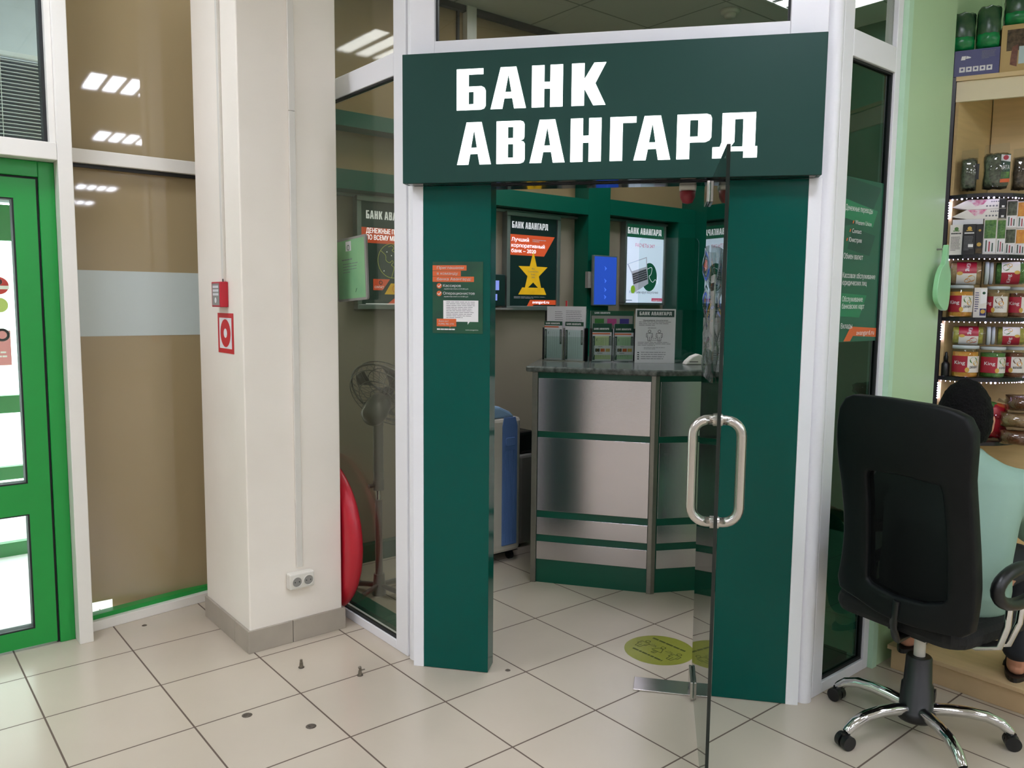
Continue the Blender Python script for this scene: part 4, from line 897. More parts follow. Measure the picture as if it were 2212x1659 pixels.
def jar(name, label, x, y, z, r, h, fill, fruit, spin=0.0, lying=0, text='King', fruitm=None, group=None):
    t = root(name, label, 'jar', sl(x, y, z), SHR+spin, group)
    if lying: t.rotation_euler = (0, math.radians(90)*lying, SHR+spin); 
    b = MB(); b.lathe([(0,.001),(r*.92,.001),(r,.008),(r,h*.84),(r*.9,h*.88),(r*.9,h*.9),(0,h*.9)], PLEXI, 28); b.build('bottle', t)
    b = MB(); b.lathe([(0,.004),(r*.9,.004),(r*.94,.012),(r*.94,h*.80),(0,h*.81)], fill, 24); b.build('sweets', t)
    b = MB(); b.lathe([(0,h*.902),(r*1.0,h*.902),(r*1.0,h*.985),(r*.96,h),(0,h)], LID, 28); b.build('lid', t)
    b = MB(); n = 26; a0, a1 = math.radians(190), math.radians(350)
    def band(aa, ab, z0, z1, m, rr):
        k = 10; vs = []
        for i in range(k+1):
            a = aa+(ab-aa)*i/k; vs += [(rr*math.cos(a), rr*math.sin(a), z0), (rr*math.cos(a), rr*math.sin(a), z1)]
        b.add(vs, [(2*i, 2*i+2, 2*i+3, 2*i+1) for i in range(k)], m, True)
    am = math.radians(272)
    band(a0, am, h*.17, h*.68, LABELR, r*1.006); band(am, a1, h*.17, h*.68, LABELW, r*1.006)
    def curved(t_, ang, zz, hh, m, w, rr):
        q = MB(); q.text(t_, 0, zz, hh, m, 0, w=w, align='C', bold=.015); b.add([(rr*math.cos(ang+v[0]/rr), rr*math.sin(ang+v[0]/rr), v[2]) for v in q.v], q.f, m)
    def spot(ang, zz, w_, h_, m, rr): 
        P = [(w_*math.cos(i*PI/8), h_*math.sin(i*PI/8)) for i in range(16)]; b.add([(rr*math.cos(ang+p[0]/rr), rr*math.sin(ang+p[0]/rr), zz+p[1]) for p in P], [tuple(range(16))], m)
    curved(text, math.radians(238), h*.42, h*.11, WHITE, r*.85, r*1.016); spot(math.radians(272), h*.25, r*.17, h*.08, GOLD, r*1.02)
    if fruitm: spot(math.radians(300), h*.55, r*.34, h*.10, fruitm, r*1.012); spot(math.radians(312), h*.46, r*.26, h*.08, GOLD if fruitm is CANDY_G else CANDY_O, r*1.014)
    if fruit: curved(fruit, math.radians(303), h*.30, h*.07, BLACKTXT, r*.75, r*1.016)
    b.build('label', t); return t
YF = mat('mango_print', 'C9A52E', .5, var=.1)
# third shelf down
G1, G2 = 'jars standing on the third shelf', 'jars standing on the lowest lit shelf'
jar('candy_jar', 'jar of orange dried jackfruit beside the green scoop', .0535, .000, SZ['c'], .0475, .138, CANDY_O, 'ДЖЕКФРУТ', 0, 0, 'King', CANDY_G, G1)
jar('candy_jar', 'jar with a coconut on its label, behind the small white carton', .196, .045, SZ['c'], .043, .134, CANDY_T, 'КОКОС', -.5, 0, 'King', CANDY_B, G1)
jar('candy_jar', 'jar of brown sweets with big red label at the right end of its row', .270, .110, SZ['c'], .046, .132, CANDY_B, '', .3, 0, 'King', None, G1)
def laid(label, x0, x1, y, z, r, fill, m, fl=1):
    h = abs(x1-x0); return jar('candy_jar', label, x0 if fl > 0 else x1, y, z, r, h, fill, '', 0 if fl > 0 else 0, fl, 'King', m)
laid('jar of tan sweets lying on its side atop the jackfruit jar, bottom towards the wall', .006, .152, .02, SZ['c']+.1405+.05, .049, CANDY_T, CANDY_O)
laid('jar of green sweets lying on its side right of the tan one', .157, .29, .055, SZ['c']+.1405+.05, .048, CANDY_G, CANDY_G, -1)
# lowest lit shelf
jar('candy_jar', 'jar of orange dried jackfruit on the lowest lit shelf', .085, -.002, SZ['d'], .052, .138, CANDY_O, 'ДЖЕКФРУТ', .1, 0, 'King', CANDY_G, G2)
jar('candy_jar', 'jar of green kiwi sweets in the middle of the lowest lit shelf', .190, .035, SZ['d'], .050, .134, CANDY_G, 'КИВИ', .3, 0, 'King', CANDY_G, G2)
jar('candy_jar', 'jar of dark red sweets at the right end of the lowest lit shelf', .275, .105, SZ['d'], .047, .134, CANDY_B, 'МАРАКУЙЯ', -.3, 0, 'King', CANDY_B, G2)
laid('jar of yellow gummy sweets lying on its side on the lowest lit shelf', .030, .175, .02, SZ['d']+.140+.041, .040, CANDY_Y, RED)
laid('red labelled jar lying on its side right of the yellow gummies', .181, .305, .055, SZ['d']+.140+.041, .039, CANDY_Y, CANDY_G, -1)
def carton(name, label, x0, x1, z0, z1, y0, dep, m, fn, cat='carton', group=None):
    t = MB(); w = x1-x0; h = z1-z0; t.box(0, w, 0, dep, 0, h, m); fn(t, w, h); return t.build(name, label=label, cat=cat, loc=sl(x0, y0, z0), rz=SHR, group=group)
E0 = -.0006
carton('carton', 'small white carton between the jackfruit and coconut jars', .1035, .152, SZ['c']+.0005, SZ['c']+.128, .0, .05, LABELW, lambda b,w,h: b.lines(.004,w*.4,.02,h-.02,9,NAVY,E0,.4,2).flat([(w*.5,h*.45),(w*.98,h*.5),(w*.98,h*.95),(w*.5,h*.95)],WHITE,E0).disc(w*.75,h*.82,.006,PGREEN,E0-.0004,12).rect(w*.5,.008,w*.98,h*.3,NAVY,E0).disc(w*.74,h*.2,.009,GOLD,E0-.0004,12))
dr = root('dropper_bottle', 'small black dropper bottle left of the jars on the lowest lit shelf', 'bottle', sl(.012, .0, SZ['d']))
MB().lathe([(0,.0005),(.0155,.0005),(.0165,.004),(.0165,.055),(.008,.066),(0,.066)], BLACKP, 20).build('glass', dr); MB().lathe([(0,.0662),(.009,.0662),(.009,.085),(.006,.092),(.005,.105),(0,.108)], BLACKP, 16).build('dropper', dr)
# second shelf: cartons
def oil(dark):
    def f(b, w, h):
        m = BLACKTXT if not dark else PAPER
        b.disc(w*.5, h*.86, .008, CANDY_G if not dark else GOLD, E0, 14); b.lines(w*.25, w*.8, h*.76, h*.81, 1, CANDY_G if not dark else GOLD, E0, .7, 2, 1)
        b.lines(w*.1, w*.9, h*.66, h*.73, 1, m, E0, .6, 3, 1); b.lines(w*.1, w*.85, h*.12, h*.6, 11, m if not dark else GREYTXT, E0, .35, 5)
        if dark: b.rect(w*.45, h*.24, w*.85, h*.34, WHITE, E0-.0004)
    return f
zb = SZ['b']+.0005
carton('carton', 'white seed oil carton at the left end of the second shelf', -.004, .044, zb, zb+.128, -.018, .05, LABELW, oil(False))
carton('carton', 'black seed oil carton, wide face, beside the white one', .0455, .092, zb, zb+.128, -.030, .05, BLACKP, oil(True))
carton('carton', 'narrow black carton with a yellow spot on the second shelf', .0935, .120, zb, zb+.126, -.030, .05, BLACKP, lambda b,w,h: b.disc(w*.5,h*.33,w*.32,GOLD,E0,16).rect(.002,.004,w-.002,h*.2,HERBB,E0).disc(w*.5,h*.8,.005,GOLD,E0,10))
def tea(m, vert=True):
    def f(b, w, h):
        b.rect(w*.06, h*.45, w*.94, h*.96, m, E0); b.rect(w*.06, h*.04, w*.94, h*.43, WHITE, E0)
        for k in range(3): b.rect(w*(.2+k*.24), h*.08, w*(.3+k*.24), h*(.40-.04*k), LABELR if k == 1 else PGREEN, E0-.0004)
    return f
carton('tea_carton', 'tall tea carton with green leaves, left of two', .122, .170, zb, zb+.150, -.012, .04, LABELW, tea(CANDY_G))
carton('tea_carton', 'narrow tea carton with green leaves, right of the wide one', .172, .205, zb, zb+.150, .010, .035, LABELW, tea(CANDY_G))
carton('tea_carton', 'tea carton with grey leaf window in the lower row at right', .206, .246, zb, zb+.112, .05, .04, LABELW, tea(HERB))
carton('tea_carton', 'tea carton with orange window in the lower row at right', .248, .288, zb, zb+.112, .085, .04, LABELW, tea(CANDY_O))
carton('tea_carton', 'tea carton with grey leaf window in the upper row at right', .206, .246, zb+.1135, zb+.231, .05, .04, LABELW, tea(HERB))
carton('tea_carton', 'tea carton with orange window in the upper row at right', .248, .288, zb+.1135, zb+.228, .085, .04, LABELW, tea(CANDY_O))
def flower(label, z, y):
    b = MB(); pts = [(.0,z+.012),(.055,z+.04),(.198,z+.04),(.198,z),(.055,z)]
    b.prism_y(pts, y, y+.05, LABELW); b.rect(.172, z+.001, .198, z+.0395, BLACKP, y-.0006); 
    b.flat([(.055,z+.039),(.13,z+.039),(.115,z+.020),(.085,z+.012),(.07,z+.028)], PINK, y-.0006)
    for k in range(4): b.disc(.128+k*.012, z+.012, .004, GREYTXT, y-.0006, 10); b.disc(.145+k*.008, z+.03, .003, GREYTXT, y-.0006, 10)
    b.rect(.182, z+.004, .192, z+.012, WHITE, y-.001)
    return b.build('soap_carton', label=label, cat='carton', loc=sl(0,0,0), rz=SHR)
flower('white carton with pink flowers lying on the seed oil cartons, lower of two', zb+.1505, -.012)
flower('white carton with pink flowers lying on the stack, upper of two', zb+.1915, -.012)
MB().box(.004, .118, -.012, .03, zb+.1285, zb+.1500, PAPER).build('flat_carton', label='flat white carton lying across the seed oil cartons', cat='carton', loc=(SHX,SHY,0), rz=SHR)

# pouches of herbs on the top shelf
def herb_bag(label, x0, x1, z, h, y, m, dep=.05, seed=1):
    r = random.Random(seed); t = root('herb_bag', label, 'bag', sl((x0+x1)/2, y, z), SHR); w = (x1-x0)/2
    def k(p): return 1 + .05*math.sin(p.x*9+seed)*math.cos(p.z*7)+.03*math.sin(p.y*13)
    def sq(p): 
        mxx = max(abs(p.x), abs(p.z), .6); return .82/mxx*k(p)*.98
    MB().blob((0,0,h*.42), (w*.98, dep*.8, h*.41), m, 24, 16, sq).build('herbs', t)
    b = MB(); b.blob((0,0,h*.43), (w*1.06, dep*.9, h*.43), BAG, 24, 16, sq); b.add([(-w*.9,-.01,h*.76),(w*.9,-.01,h*.76),(w*.85,.004,h),(-w*.82,.0,h*.97)], [(0,1,2,3)], BAG); b.build('wrapper', t, bevel=0); return t
zt = SZ['a']
h1 = herb_bag('clear bag of grey green herbs at the left of the top shelf', .018, .090, zt+.006, .19, .02, HERB, .04, 2)
MB().prism_y([(.020,.055),(.036,.055),(.036,.12),(.020,.12)], -.0385, -.0375, BLACKP).build('label', h1)
h2 = herb_bag('big clear bag of mint with a green label, middle of the top shelf', .100, .205, zt+.006, .205, .01, HERB, .045, 5)
b = MB(); b.rect(.014,.035,.048,.150,PGREEN,-.0475); b.flat([(.014,.15),(.048,.145),(.048,.118),(.014,.125)],PAPER,-.048); b.disc(.031,.136,.010,LABELR,-.0484,14); b.rect(.014,.035,.048,.050,ORANGE,-.048); b.rect(.016,.052,.046,.078,CANDY_G,-.048); b.text('МЯТА',.0165,.088,.017,WHITE,-.048,w=.029,bold=.01); b.build('label', h2)
h3 = herb_bag('clear bag of dark herbs behind the mint at the right of the top shelf', .212, .285, zt+.006, .19, .07, HERBB, .045, 8)
b = MB(); b.prism_y([(.005,.05),(.022,.046),(.024,.11),(.007,.112)], -.0435, -.0425, PGREEN); b.build('label', h3)
# on top of the unit
TZ = 2.4806
carton('box', 'dark blue box with handling symbols on top of the corner shelf', -.028, .138, TZ, TZ+.106, -.008, .12, NAVY, lambda b,w,h: ([b.rect(.020+k*.025, .016, .041+k*.025, .037, PAPER, E0) for k in range(5)], [b.disc(.0305+k*.025, .027, .005, NAVY, E0-.0004, 8) for k in range(5)], b.flat([(.024,.066),(.040,.066),(.043,.082),(.027,.082)],WHITE,E0), b.flat([(.042,.070),(.060,.072),(.061,.076),(.045,.082)],WHITE,E0), b.lines(.10,.152,.062,.096,6,GREYTXT,E0,.3,4)), 'box')
def wood(b, w, h):
    y = E0; b.rect(.02, .085, .16, h-.02, HERBB, y); b.flat([(.035,.03),(.06,.02),(.062,.11),(.04,.10)], CANDY_B, y-.0004); b.rect(.065, .03, .16, .10, PALEB, y-.0004)
carton('gift_box', 'kraft card window box beside the dark blue box on top of the shelf', .1405, .36, TZ, TZ+.19, .0, .11, CARD, wood, 'box')
def foil(label, x0, x1, z0, z1, y, dark=True):
    t = root('tea_bag', label, 'bag', sl((x0+x1)/2, y, z0), SHR); w = (x1-x0)/2; h = z1-z0
    def sq(p): return .97/max(abs(p.x), abs(p.z), .70)*(1+.03*math.sin(p.x*11+p.z*9))
    MB().blob((0,0,h*.5), (w, .045, h*.5), TEAD, 22, 14, sq).build('pouch', t)
    b = MB(); b.blob((0,-.004,h*.22), (w*.98,.0445,h*.22), TEAG, 22, 10, sq); b.build('green_panel', t, label='bright green foil panel')
    b = MB(); b.rect(-w*.5,h*.62,w*.55,h*.76,HERBB,-.046); b.rect(-w*.6,h*.42,-w*.2,h*.47,PAPER,-.047); b.build('print', t); return t
foil('dark green foil tea bag on the dark blue box, leftmost of three', -.058, .046, TZ+.1065, TZ+.27, .045)
foil('dark green foil tea bag on the dark blue box, second of three', .048, .138, TZ+.1065, TZ+.285, .045)
foil('green and brown foil bag standing on the kraft window box', .146, .25, TZ+.1905, TZ+.33, .045)
# green scoop on the wall edge
gs = root('scoop', 'pale green plastic scoop hanging beside the corner shelf', 'scoop', (3.105,-2.105,1.50), math.radians(0))
b = MB(); P = [(.02,.27),(.035,.265),(.04,.19),(.065,.165),(.075,.12),(.07,.0),(.03,-.015),(-.06,.035),(-.045,.13),(-.02,.17),(.012,.19)]
b.prism_y(chaikin(P), -.012, .008, SCOOPG); b.build('bowl', gs, bevel=.005)
b = MB(); b.cyl((.028,.0085,.25), (.028,.034,.25), .004, GREYP, 10); b.build('hook', gs)
# snacks on the shelf behind the head
ze = SZ['e']
rb = root('snack_bag', 'red snack bag on the shelf behind the seated person', 'bag', sl(.212,.045,ze), SHR)
def sqb(p): return .85/max(abs(p.x), abs(p.z), .6)*(1+.05*math.sin(p.x*8+p.z*11))
MB().blob((0,.03,.085), (.055,.035,.085), RED, 20, 12, sqb).build('pouch', rb); b = MB(); b.blob((0.012,.022,.135), (.04,.034,.03), ORANGE, 14, 8); b.blob((-.01,.022,.15), (.03,.03,.02), CANDY_G, 12, 8); b.build('print', rb); b = MB(); b.text('95', -.025, .04, .035, GOLD, -.012, bold=.02); b.build('lettering', rb)
for (x, y, z, m, lab) in ((.30,-.075,ze,CANDY_B,'clear pouch of brown dried fruit, lowest of the pile behind the person'), (.30,-.065,ze+.072,CANDY_T,'clear pouch of tan dried fruit, middle of the pile behind the person'), (.32,-.055,ze+.142,CANDY_B,'clear pouch of brown dried fruit, topmost of the pile behind the person')):
    t = root('fruit_pouch', lab, 'bag', sl(x,y,z), SHR)
    MB().blob((0,.06,.036), (.075,.06,.033), m, 20, 10, sqb).build('fruit', t); b = MB(); b.blob((0,.06,.036), (.08,.064,.035), BAG, 20, 10, sqb); b.add([(-.06,-.0,.03),(-.11,-.02,.045),(-.10,.03,.055),(-.05,.04,.05)], [(0,1,2,3)], BAG); b.build('wrapper', t)

# ------------------------------------------------------------------ office chair (local +y = the way it faces, +x = sitter's right)
CX, CY, CR = 2.37, -2.42, math.atan2(-.985, -.17)
ch = root('office_chair', 'black high back office chair with chrome base in front of the seated person', 'chair', (CX,CY,0), CR)
OUT = [(-.173,1.216),(-.205,1.200),(-.225,1.170),(-.236,1.12),(-.243,1.05),(-.238,.97),(-.231,.90),(-.226,.81),(-.228,.73),(-.243,.63),(-.262,.54),(-.245,.517),(-.155,.508),(-.091,.494),(-.013,.486),(.047,.488),(.128,.494),(.200,.502),(.222,.52),(.229,.58),(.233,.66),(.230,.78),(.226,.90),(.224,1.0),(.230,1.08),(.231,1.14),(.222,1.178),(.195,1.197),(.15,1.208),(.10,1.214),(-.038,1.220)]
WIN = [(-.112,.972),(.02,.978),(.144,.968),(.150,.86),(.152,.75),(.154,.60),(.08,.575),(-.02,.57),(-.122,.585),(-.118,.70),(-.112,.85)]
def resample(P, n):
    P = P+[P[0]]; L = [0]
    for a, c in zip(P, P[1:]): L.append(L[-1]+math.hypot(c[0]-a[0], c[1]-a[1]))
    out = []
    for i in range(n):
        t = L[-1]*i/n; k = max(j for j in range(len(L)) if L[j] <= t+1e-9); k = min(k, len(P)-2); f = (t-L[k])/max(1e-9, L[k+1]-L[k]); out.append((P[k][0]+(P[k+1][0]-P[k][0])*f, P[k][1]+(P[k+1][1]-P[k][1])*f))
    return out
def by_angle(P, c, n):                        # points where rays from c meet the outline
    Q = resample(P, 720); A = [math.atan2(q[1]-c[1], q[0]-c[0]) for q in Q]; out = []
    for i in range(n):
        a = -PI+2*PI*(i+.5)/n; out.append(Q[min(range(720), key=lambda j: abs(math.atan2(math.sin(A[j]-a), math.cos(A[j]-a))))])
    return out
NB = 72; cc = (.01,.80); oo = by_angle(OUT, cc, NB); ii = by_angle(WIN, cc, NB)
def byo(x, z): return -.262 + .55*(x*x) + .028*math.cos((z-.55)*5.2) - .05*max(0, z-.9)
def slab(rings, y_in, y_out, m, name):
    b = MB(); n = len(rings[0])
    for k, dy in ((0, y_in), (1, y_out)):
        for rg in rings: b.v += [(x+.074*1, byo(x,z)+dy, z) for x, z in rg]
    b.slot(m); R_ = len(rings); off = R_*n
    def q(*f): b.f.append(f); b.mi.append(0); b.sm.append(True)
    for r in range(R_-1):
        for j in range(n):
            j2 = (j+1)%n; a = r*n
            q(a+j, a+j2, a+n+j2, a+n+j); q(off+a+n+j, off+a+n+j2, off+a+j2, off+a+j)
    for r, sgn in ((0, 1), (R_-1, -1)):
        for j in range(n):
            j2 = (j+1)%n; f = (r*n+j2, r*n+j, off+r*n+j, off+r*n+j2); q(*(f if sgn > 0 else f[::-1]))
    return b.build(name, ch, bevel=.012)
def lerp_ring(a, c, t): return [(p[0]+(q[0]-p[0])*t, p[1]+(q[1]-p[1])*t) for p, q in zip(a, c)]
slab([oo, lerp_ring(oo,ii,.35), lerp_ring(oo,ii,.7), ii], -.022, .026, BLACKF, 'backrest')
b = MB(); mid = [cc]; rings = [ii, lerp_ring(ii,[cc]*NB,.35), lerp_ring(ii,[cc]*NB,.7), lerp_ring(ii,[cc]*NB,.97)]
for rg in rings: b.v += [(x+.074, byo(x,z)-.002, z) for x, z in rg]
b.slot(MESHF)
for r in range(3):
    for j in range(NB): b.f.append((r*NB+j, r*NB+(j+1)%NB, (r+1)*NB+(j+1)%NB, (r+1)*NB+j)); b.mi.append(0); b.sm.append(True)
b.f.append(tuple(range(3*NB, 4*NB))); b.mi.append(0); b.sm.append(True)
b.build('mesh_panel', ch, label='see through black mesh panel')
b = MB(); b.prism_z(rrect(-.23,-.20,.25,.27,.08), .425, .495, BLACKC); b.build('seat', ch, bevel=.025)
b = MB(); b.box(-.06,.08,-.10,.10,.385,.424,BLACKP); b.tube([(.01,-.09,.40),(.04,-.20,.41),(.06,-.245,.47),(.07,-.25,.56)], .022, BLACKP, 10, flatten=.5); b.build('tilt_mechanism', ch, bevel=.004)
MB().cyl((0,0,.29), (0,0,.3845), .019, CREAMP, 20).build('gas_lift', ch, label='bare metal gas lift')
b = MB(); b.lathe([(.038,.2895),(.042,.285),(.046,.19),(.052,.185),(.056,.10),(.062,.095),(.066,.075),(.06,.062),(0,.062)], BLACKP, 28); b.lathe([(0,.2895),(.038,.2895)], BLACKP, 28); b.build('column_cover', ch)
for k in range(5):
    a = math.radians(87+72*k) - CR; ca, sa = math.cos(a), math.sin(a)
    P = [(.045,.100),(.10,.106),(.16,.108),(.22,.102),(.265,.085),(.292,.062),(.30,.056)]
    MB().tube([(ca*r, sa*r, z) for r, z in P], .02, CHROME, 14, rs=[.021,.021,.020,.019,.018,.0165,.014]).build('leg', ch)
    c_ = MB(); px, py = ca*.302, sa*.302; tx, ty = -sa, ca
    for s_ in (-1, 1): c_.cyl((px+tx*.004*s_, py+ty*.004*s_, .0255), (px+tx*.024*s_, py+ty*.024*s_, .0255), .0250, BLACKP, 22)
    c_.cyl((px,py,.03), (px,py,.054), .013, BLACKP, 12); c_.blob((px-ca*.004,py-sa*.004,.034), (.017,.017,.017), BLACKP, 12, 8); c_.build('caster', ch, bevel=.002)
for s_, lx in ((1, .315), (-1, -.205)):
    b = MB(); P = []
    for i in range(24):
        t = 2*PI*i/24; P.append((lx, .0+.125*math.cos(t), .645+.055*math.sin(t)*(1 if math.sin(t) > 0 else 1.1)))
    b.tube(P, .020, BLACKP, 12, True, 1.0); ar = b.build('armrest', ch)
    b = MB(); b.tube([(lx,.02,.585),(lx,.01,.52),(lx*.93,.0,.445),(lx*.7,.0,.415),(.18*s_,.0,.418)], .011, CHROME, 12); b.tube([(lx,-.05,.59),(lx,-.055,.52),(lx*.93,-.05,.445),(lx*.7,-.05,.415),(.18*s_,-.05,.418)], .011, CHROME, 12); b.build('arm_support', ar)
b = MB(); b.tube([(-.10,.10,.41),(-.20,.14,.40),(-.26,.16,.405)], .005, BLACKP, 8); b.build('lever', ch)

# ------------------------------------------------------------------ seated person (same local frame as the chair)
def skin_mesh(verts, edges, sub=2):
    me = bpy.data.meshes.new('tmp'); me.from_pydata([v[:3] for v in verts], edges, []); o = bpy.data.objects.new('tmp', me); COL.objects.link(o)
    m = o.modifiers.new('s','SKIN'); m.use_smooth_shade = True
    for i, v in enumerate(verts):
        r = v[3]; ry = v[4] if len(v) > 4 else r
        me.skin_vertices[0].data[i].radius = (r, ry); me.skin_vertices[0].data[i].use_root = (i == 0)
    s2 = o.modifiers.new('d','SUBSURF'); s2.levels = sub; s2.render_levels = sub
    ev = o.evaluated_get(bpy.context.evaluated_depsgraph_get()).to_mesh()
    vs = [tuple(v.co) for v in ev.vertices]; fs = [tuple(p.vertices) for p in ev.polygons]
    bpy.data.objects.remove(o); return vs, fs
pr = root('person', 'person in a mint green shirt seated with back turned, short black hair', 'person', (CX,CY,0), CR+math.radians(35))
#  joint: x, y, z, radius
B_ = [(.05,.02,.58,.115),(.05,.03,.68,.105),(.065,.05,.80,.115),(.08,.085,.91,.105),(.085,.10,.985,.055),(.09,.11,1.04,.05),(.095,.12,1.09,.055),
      (.255,.10,.905,.050),(.315,.19,.78,.042),(.29,.38,.69,.036),(.26,.455,.665,.028),
      (-.085,.10,.905,.050),(-.14,.19,.78,.042),(-.10,.30,.685,.036),(-.065,.36,.655,.028),
      (.15,.06,.565,.085),(.31,.36,.56,.062),(.34,.42,.34,.048),(.352,.425,.175,.036),(.352,.435,.145,.036),
      (-.03,.06,.565,.085),(-.05,.40,.55,.062),(-.035,.48,.34,.048),(-.022,.52,.175,.036),(-.022,.53,.145,.036)]
ED = [(0,1),(1,2),(2,3),(3,4),(4,5),(5,6),(3,7),(7,8),(8,9),(9,10),(3,11),(11,12),(12,13),(13,14),(0,15),(15,16),(16,17),(17,18),(18,19),(0,20),(20,21),(21,22),(22,23),(23,24)]
def stack(b, rings, m, n=28):
    vs = []; fs = []
    for cx, cy, z, rx, ry in rings: vs += [(cx+rx*math.copysign(abs(math.cos(2*PI*i/n))**.85, math.cos(2*PI*i/n)), cy+ry*math.sin(2*PI*i/n), z) for i in range(n)]
    for k in range(len(rings)-1): fs += [(k*n+i, k*n+(i+1)%n, (k+1)*n+(i+1)%n, (k+1)*n+i) for i in range(n)]
    fs += [tuple(range(n))[::-1], tuple((len(rings)-1)*n+i for i in range(n))]
    return b.add(vs, fs, m, True)
def limb(b, P, m, n=14):                                   # tapered tube with round ends
    b.tube([p[:3] for p in P], 1, m, n, rs=[p[3] for p in P])
    for p in P: b.blob(p[:3], (p[3]*.99,)*3, m, n, 8)
body = MB()
stack(body, [(.05,.02,.50,.10,.09),(.05,.02,.56,.145,.11),(.05,.025,.66,.13,.10),(.06,.05,.79,.145,.10),(.08,.085,.885,.165,.095),(.085,.10,.945,.11,.07),(.086,.105,.985,.062,.056),(.09,.11,1.04,.055,.055),(.095,.125,1.10,.054,.058)], SKIN)
for k in ((7,8,9,10),(11,12,13,14),(15,16,17,18,19),(20,21,22,23,24)): limb(body, [B_[i][:4] for i in k], SKIN)
hc = Vector((.100,.125,1.120))
def headk(p):
    k = 1.0
    if p.z < -.3: k *= 1-.10*(-p.z-.3)
    if p.y > .75 and abs(p.x) < .25: k *= 1+.05*max(0, .25-abs(p.z+.05))*4*(1-abs(p.x)*4)
    return k
body.blob(hc, (.078,.098,.118), SKIN, 32, 24, headk)
body.blob(hc+Vector((0,.103,-.022)), (.014,.022,.020), SKIN, 12, 8); body.blob(hc+Vector((0,.085,-.058)), (.026,.012,.007), SKIN, 14, 8); body.blob(hc+Vector((0,.072,-.095)), (.032,.025,.024), SKIN, 14, 8)
for s_ in (-1, 1):
    body.blob(hc+Vector((.078*s_,-.004,-.015)), (.012,.022,.034), SKIN, 14, 10); body.blob(hc+Vector((.082*s_,-.010,.0)), (.010,.014,.018), SKIN, 12, 8)
    body.blob(hc+Vector((.030*s_,.086,.028)), (.022,.008,.006), SKIN, 10, 6)
def hand(base, d, side):
    d = Vector(d).normalized(); up = Vector((0,0,1)); r_ = d.cross(up).normalized(); up = r_.cross(d)
    V = [(*base,.024,.020), (*(base+d*.045),.034,.016), (*(base+d*.085),.036,.014)]; E = [(0,1),(1,2)]
    vs, fs = skin_mesh(V, E, 1); body.add(vs, fs, SKIN, True)
    for i, (o, L) in enumerate(((-.030,.066),(-.010,.078),(.010,.074),(.030,.058))):
        p0 = base+d*.08+r_*o; p1 = p0+d*L*.5-up*.012; p2 = p1+d*L*.32-up*.022; p3 = p2+d*L*.12-up*.022
        body.tube([p0,p1,p2,p3], .008, SKIN, 10, rs=[.0092,.0086,.0078,.0062])
    q = base+d*.03-r_*.030*side; body.tube([q, q+d*.03-r_*.022*side-up*.006, q+d*.058-r_*.026*side-up*.016], .009, SKIN, 10, rs=[.012,.0098,.0075])
hand(Vector(B_[10][:3]), (-.05,.9,-.15), 1); hand(Vector(B_[14][:3]), (.30,.85,-.15), -1)
def foot(a, d):
    d = Vector(d).normalized(); a = Vector(a)
    V = [(*(a-d*.045+Vector((0,0,.004))),.030,.028), (*a,.036,.036), (*(a+d*.06),.036,.026), (*(a+d*.125),.042,.018), (*(a+d*.165),.036,.013)]
    vs, fs = skin_mesh(V, [(0,1),(1,2),(2,3),(3,4)], 1); body.add(vs, fs, SKIN, True)
    r_ = d.cross(Vector((0,0,1))).normalized()
    for o, rr in ((-.028,.011),(-.012,.009),(.003,.0085),(.016,.008),(.028,.0075)): body.blob(a+d*.188+r_*o+Vector((0,0,-.003))-d*abs(o+.02)*.35, (rr*1.1,rr*1.6,rr), SKIN, 10, 6)
FR, FL = Vector((.352,.435,.140)), Vector((-.022,.53,.140)); DF, DFL = Vector((.25,1,0)).normalized(), Vector((.35,1,0)).normalized()
foot(FR, DF); foot(FL, DFL)
bo_ = body.build('body', pr); rm = bo_.modifiers.new('remesh','REMESH'); rm.mode = 'VOXEL'; rm.voxel_size = .0055; rm.use_smooth_shade = True
sm = bo_.modifiers.new('smooth','SMOOTH'); sm.factor = .5; sm.iterations = 2
# eyes and mouth colour
for s_ in (-1, 1):
    MB().blob(hc+Vector((.030*s_,.088,.010)), (.011,.007,.007), WHITE, 12, 8).build('eye', pr); MB().blob(hc+Vector((.030*s_,.0945,.010)), (.004,.003,.004), BLACKP, 10, 6).build('pupil', pr)
# hair: a cap over skull, nape and temples
b = MB(); nu, nv = 40, 26; grid = {}
for i in range(nv+1):
    th = PI*i/nv
    for j in range(nu):
        ph = 2*PI*j/nu; p = Vector((math.sin(th)*math.cos(ph), math.sin(th)*math.sin(ph), math.cos(th)))
        lim = -.62 if p.y < -.15 else (-.30 if p.y < .18 else (.12 if p.y < .45 else .50))
        if abs(p.x) > .8 and -.15 < p.y < .25: lim = -.02
        grid[i,j] = (p, p.z > lim)
idx = {}
for k, (p, ok) in grid.items():
    n = 1.10 + .05*max(0, p.z) + random.uniform(-.028,.028); idx[k] = len(b.v); q = Vector((p.x*.078*n, p.y*.098*n, p.z*.118*n))
    b.v.append(tuple(hc+q))
b.slot(HAIR)
for i in range(nv):
    for j in range(nu):
        c4 = [(i,j),(i+1,j),(i+1,(j+1)%nu),(i,(j+1)%nu)]
        if all(grid[c][1] for c in c4): b.f.append(tuple(idx[c] for c in c4)); b.mi.append(0); b.sm.append(True)
hr_ = b.build('hair', pr); so_ = hr_.modifiers.new('thick','SOLIDIFY'); so_.thickness = .014; so_.offset = -1
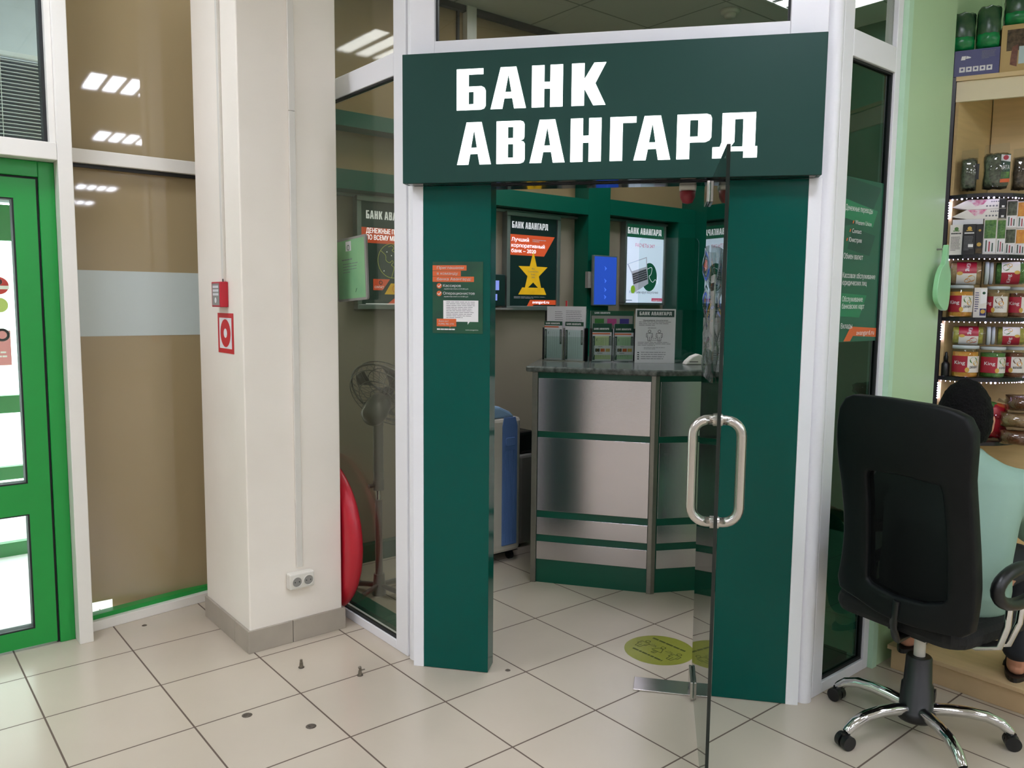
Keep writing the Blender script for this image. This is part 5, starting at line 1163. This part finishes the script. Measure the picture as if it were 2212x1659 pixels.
# shirt
T_ = [(.02,.02,.56,.150,.125),(.02,.02,.66,.155,.120),(.02,.06,.79,.160,.118),(.02,.10,.90,.145,.10),(.02,.118,.965,.085,.075),(.021,.128,1.005,.062,.060),
      (.195,.115,.94,.075),(.235,.17,.845,.062),(.252,.215,.775,.060),(-.16,.115,.94,.075),(-.20,.17,.845,.062),(-.217,.215,.775,.060)]
b = MB()
stack(b, [(.06,.015,.49,.195,.145),(.06,.015,.56,.205,.150),(.06,.02,.66,.200,.138),(.068,.045,.78,.208,.134),(.080,.075,.865,.217,.128),(.084,.088,.925,.205,.112),(.086,.098,.968,.150,.090),(.088,.104,1.002,.088,.072),(.089,.107,1.022,.068,.066)], SHIRT)
limb(b, [(.20,.09,.90,.080),(.265,.10,.885,.080),(.318,.155,.815,.070),(.335,.20,.745,.064)], SHIRT); limb(b, [(-.03,.09,.90,.080),(-.095,.10,.885,.080),(-.145,.155,.815,.070),(-.16,.20,.745,.064)], SHIRT)
sh = b.build('shirt', pr); rm = sh.modifiers.new('remesh','REMESH'); rm.mode = 'VOXEL'; rm.voxel_size = .008; rm.use_smooth_shade = True
sm = sh.modifiers.new('smooth','SMOOTH'); sm.factor = .5; sm.iterations = 6
J_ = [(.02,.03,.57,.135,.11),(.11,.10,.565,.100),(.152,.42,.56,.078),(.103,.50,.35,.064),(.085,.525,.22,.058),(-.08,.10,.565,.100),(-.25,.40,.55,.078),(-.31,.42,.35,.064),(-.33,.405,.22,.058)]
b = MB(); stack(b, [(.06,.03,.497,.15,.12),(.06,.03,.56,.175,.135),(.06,.03,.60,.172,.128)], JEANS)
limb(b, [(.13,.06,.575,.095),(.31,.36,.565,.074),(.34,.42,.35,.062),(.350,.424,.22,.057)], JEANS); limb(b, [(-.02,.06,.575,.095),(-.05,.40,.555,.074),(-.035,.48,.35,.062),(-.024,.515,.22,.057)], JEANS)
je = b.build('trousers', pr); rm = je.modifiers.new('remesh','REMESH'); rm.mode = 'VOXEL'; rm.voxel_size = .008; rm.use_smooth_shade = True
for a, d, nm in ((FR, DF, 'sandal'), (FL, DFL, 'sandal')):
    r_ = d.cross(Vector((0,0,1))).normalized(); t = MB(); c_ = a+d*.06; P = []
    for i in range(24):
        an = 2*PI*i/24; q = c_+d*(.132*math.cos(an))+r_*(.046*math.sin(an)*(1+.15*math.cos(an))); P.append((q.x,q.y))
    t.prism_z(P, .1012, .118, BLACKP)
    for k in (.105, .045):
        t.tube([a+d*k+r_*.046*math.cos(x)+Vector((0,0,-.025+.05*math.sin(x))) for x in [PI*i/10 for i in range(11)]], .007, BLACKP, 8, flatten=.5)
    t.build(nm, pr)
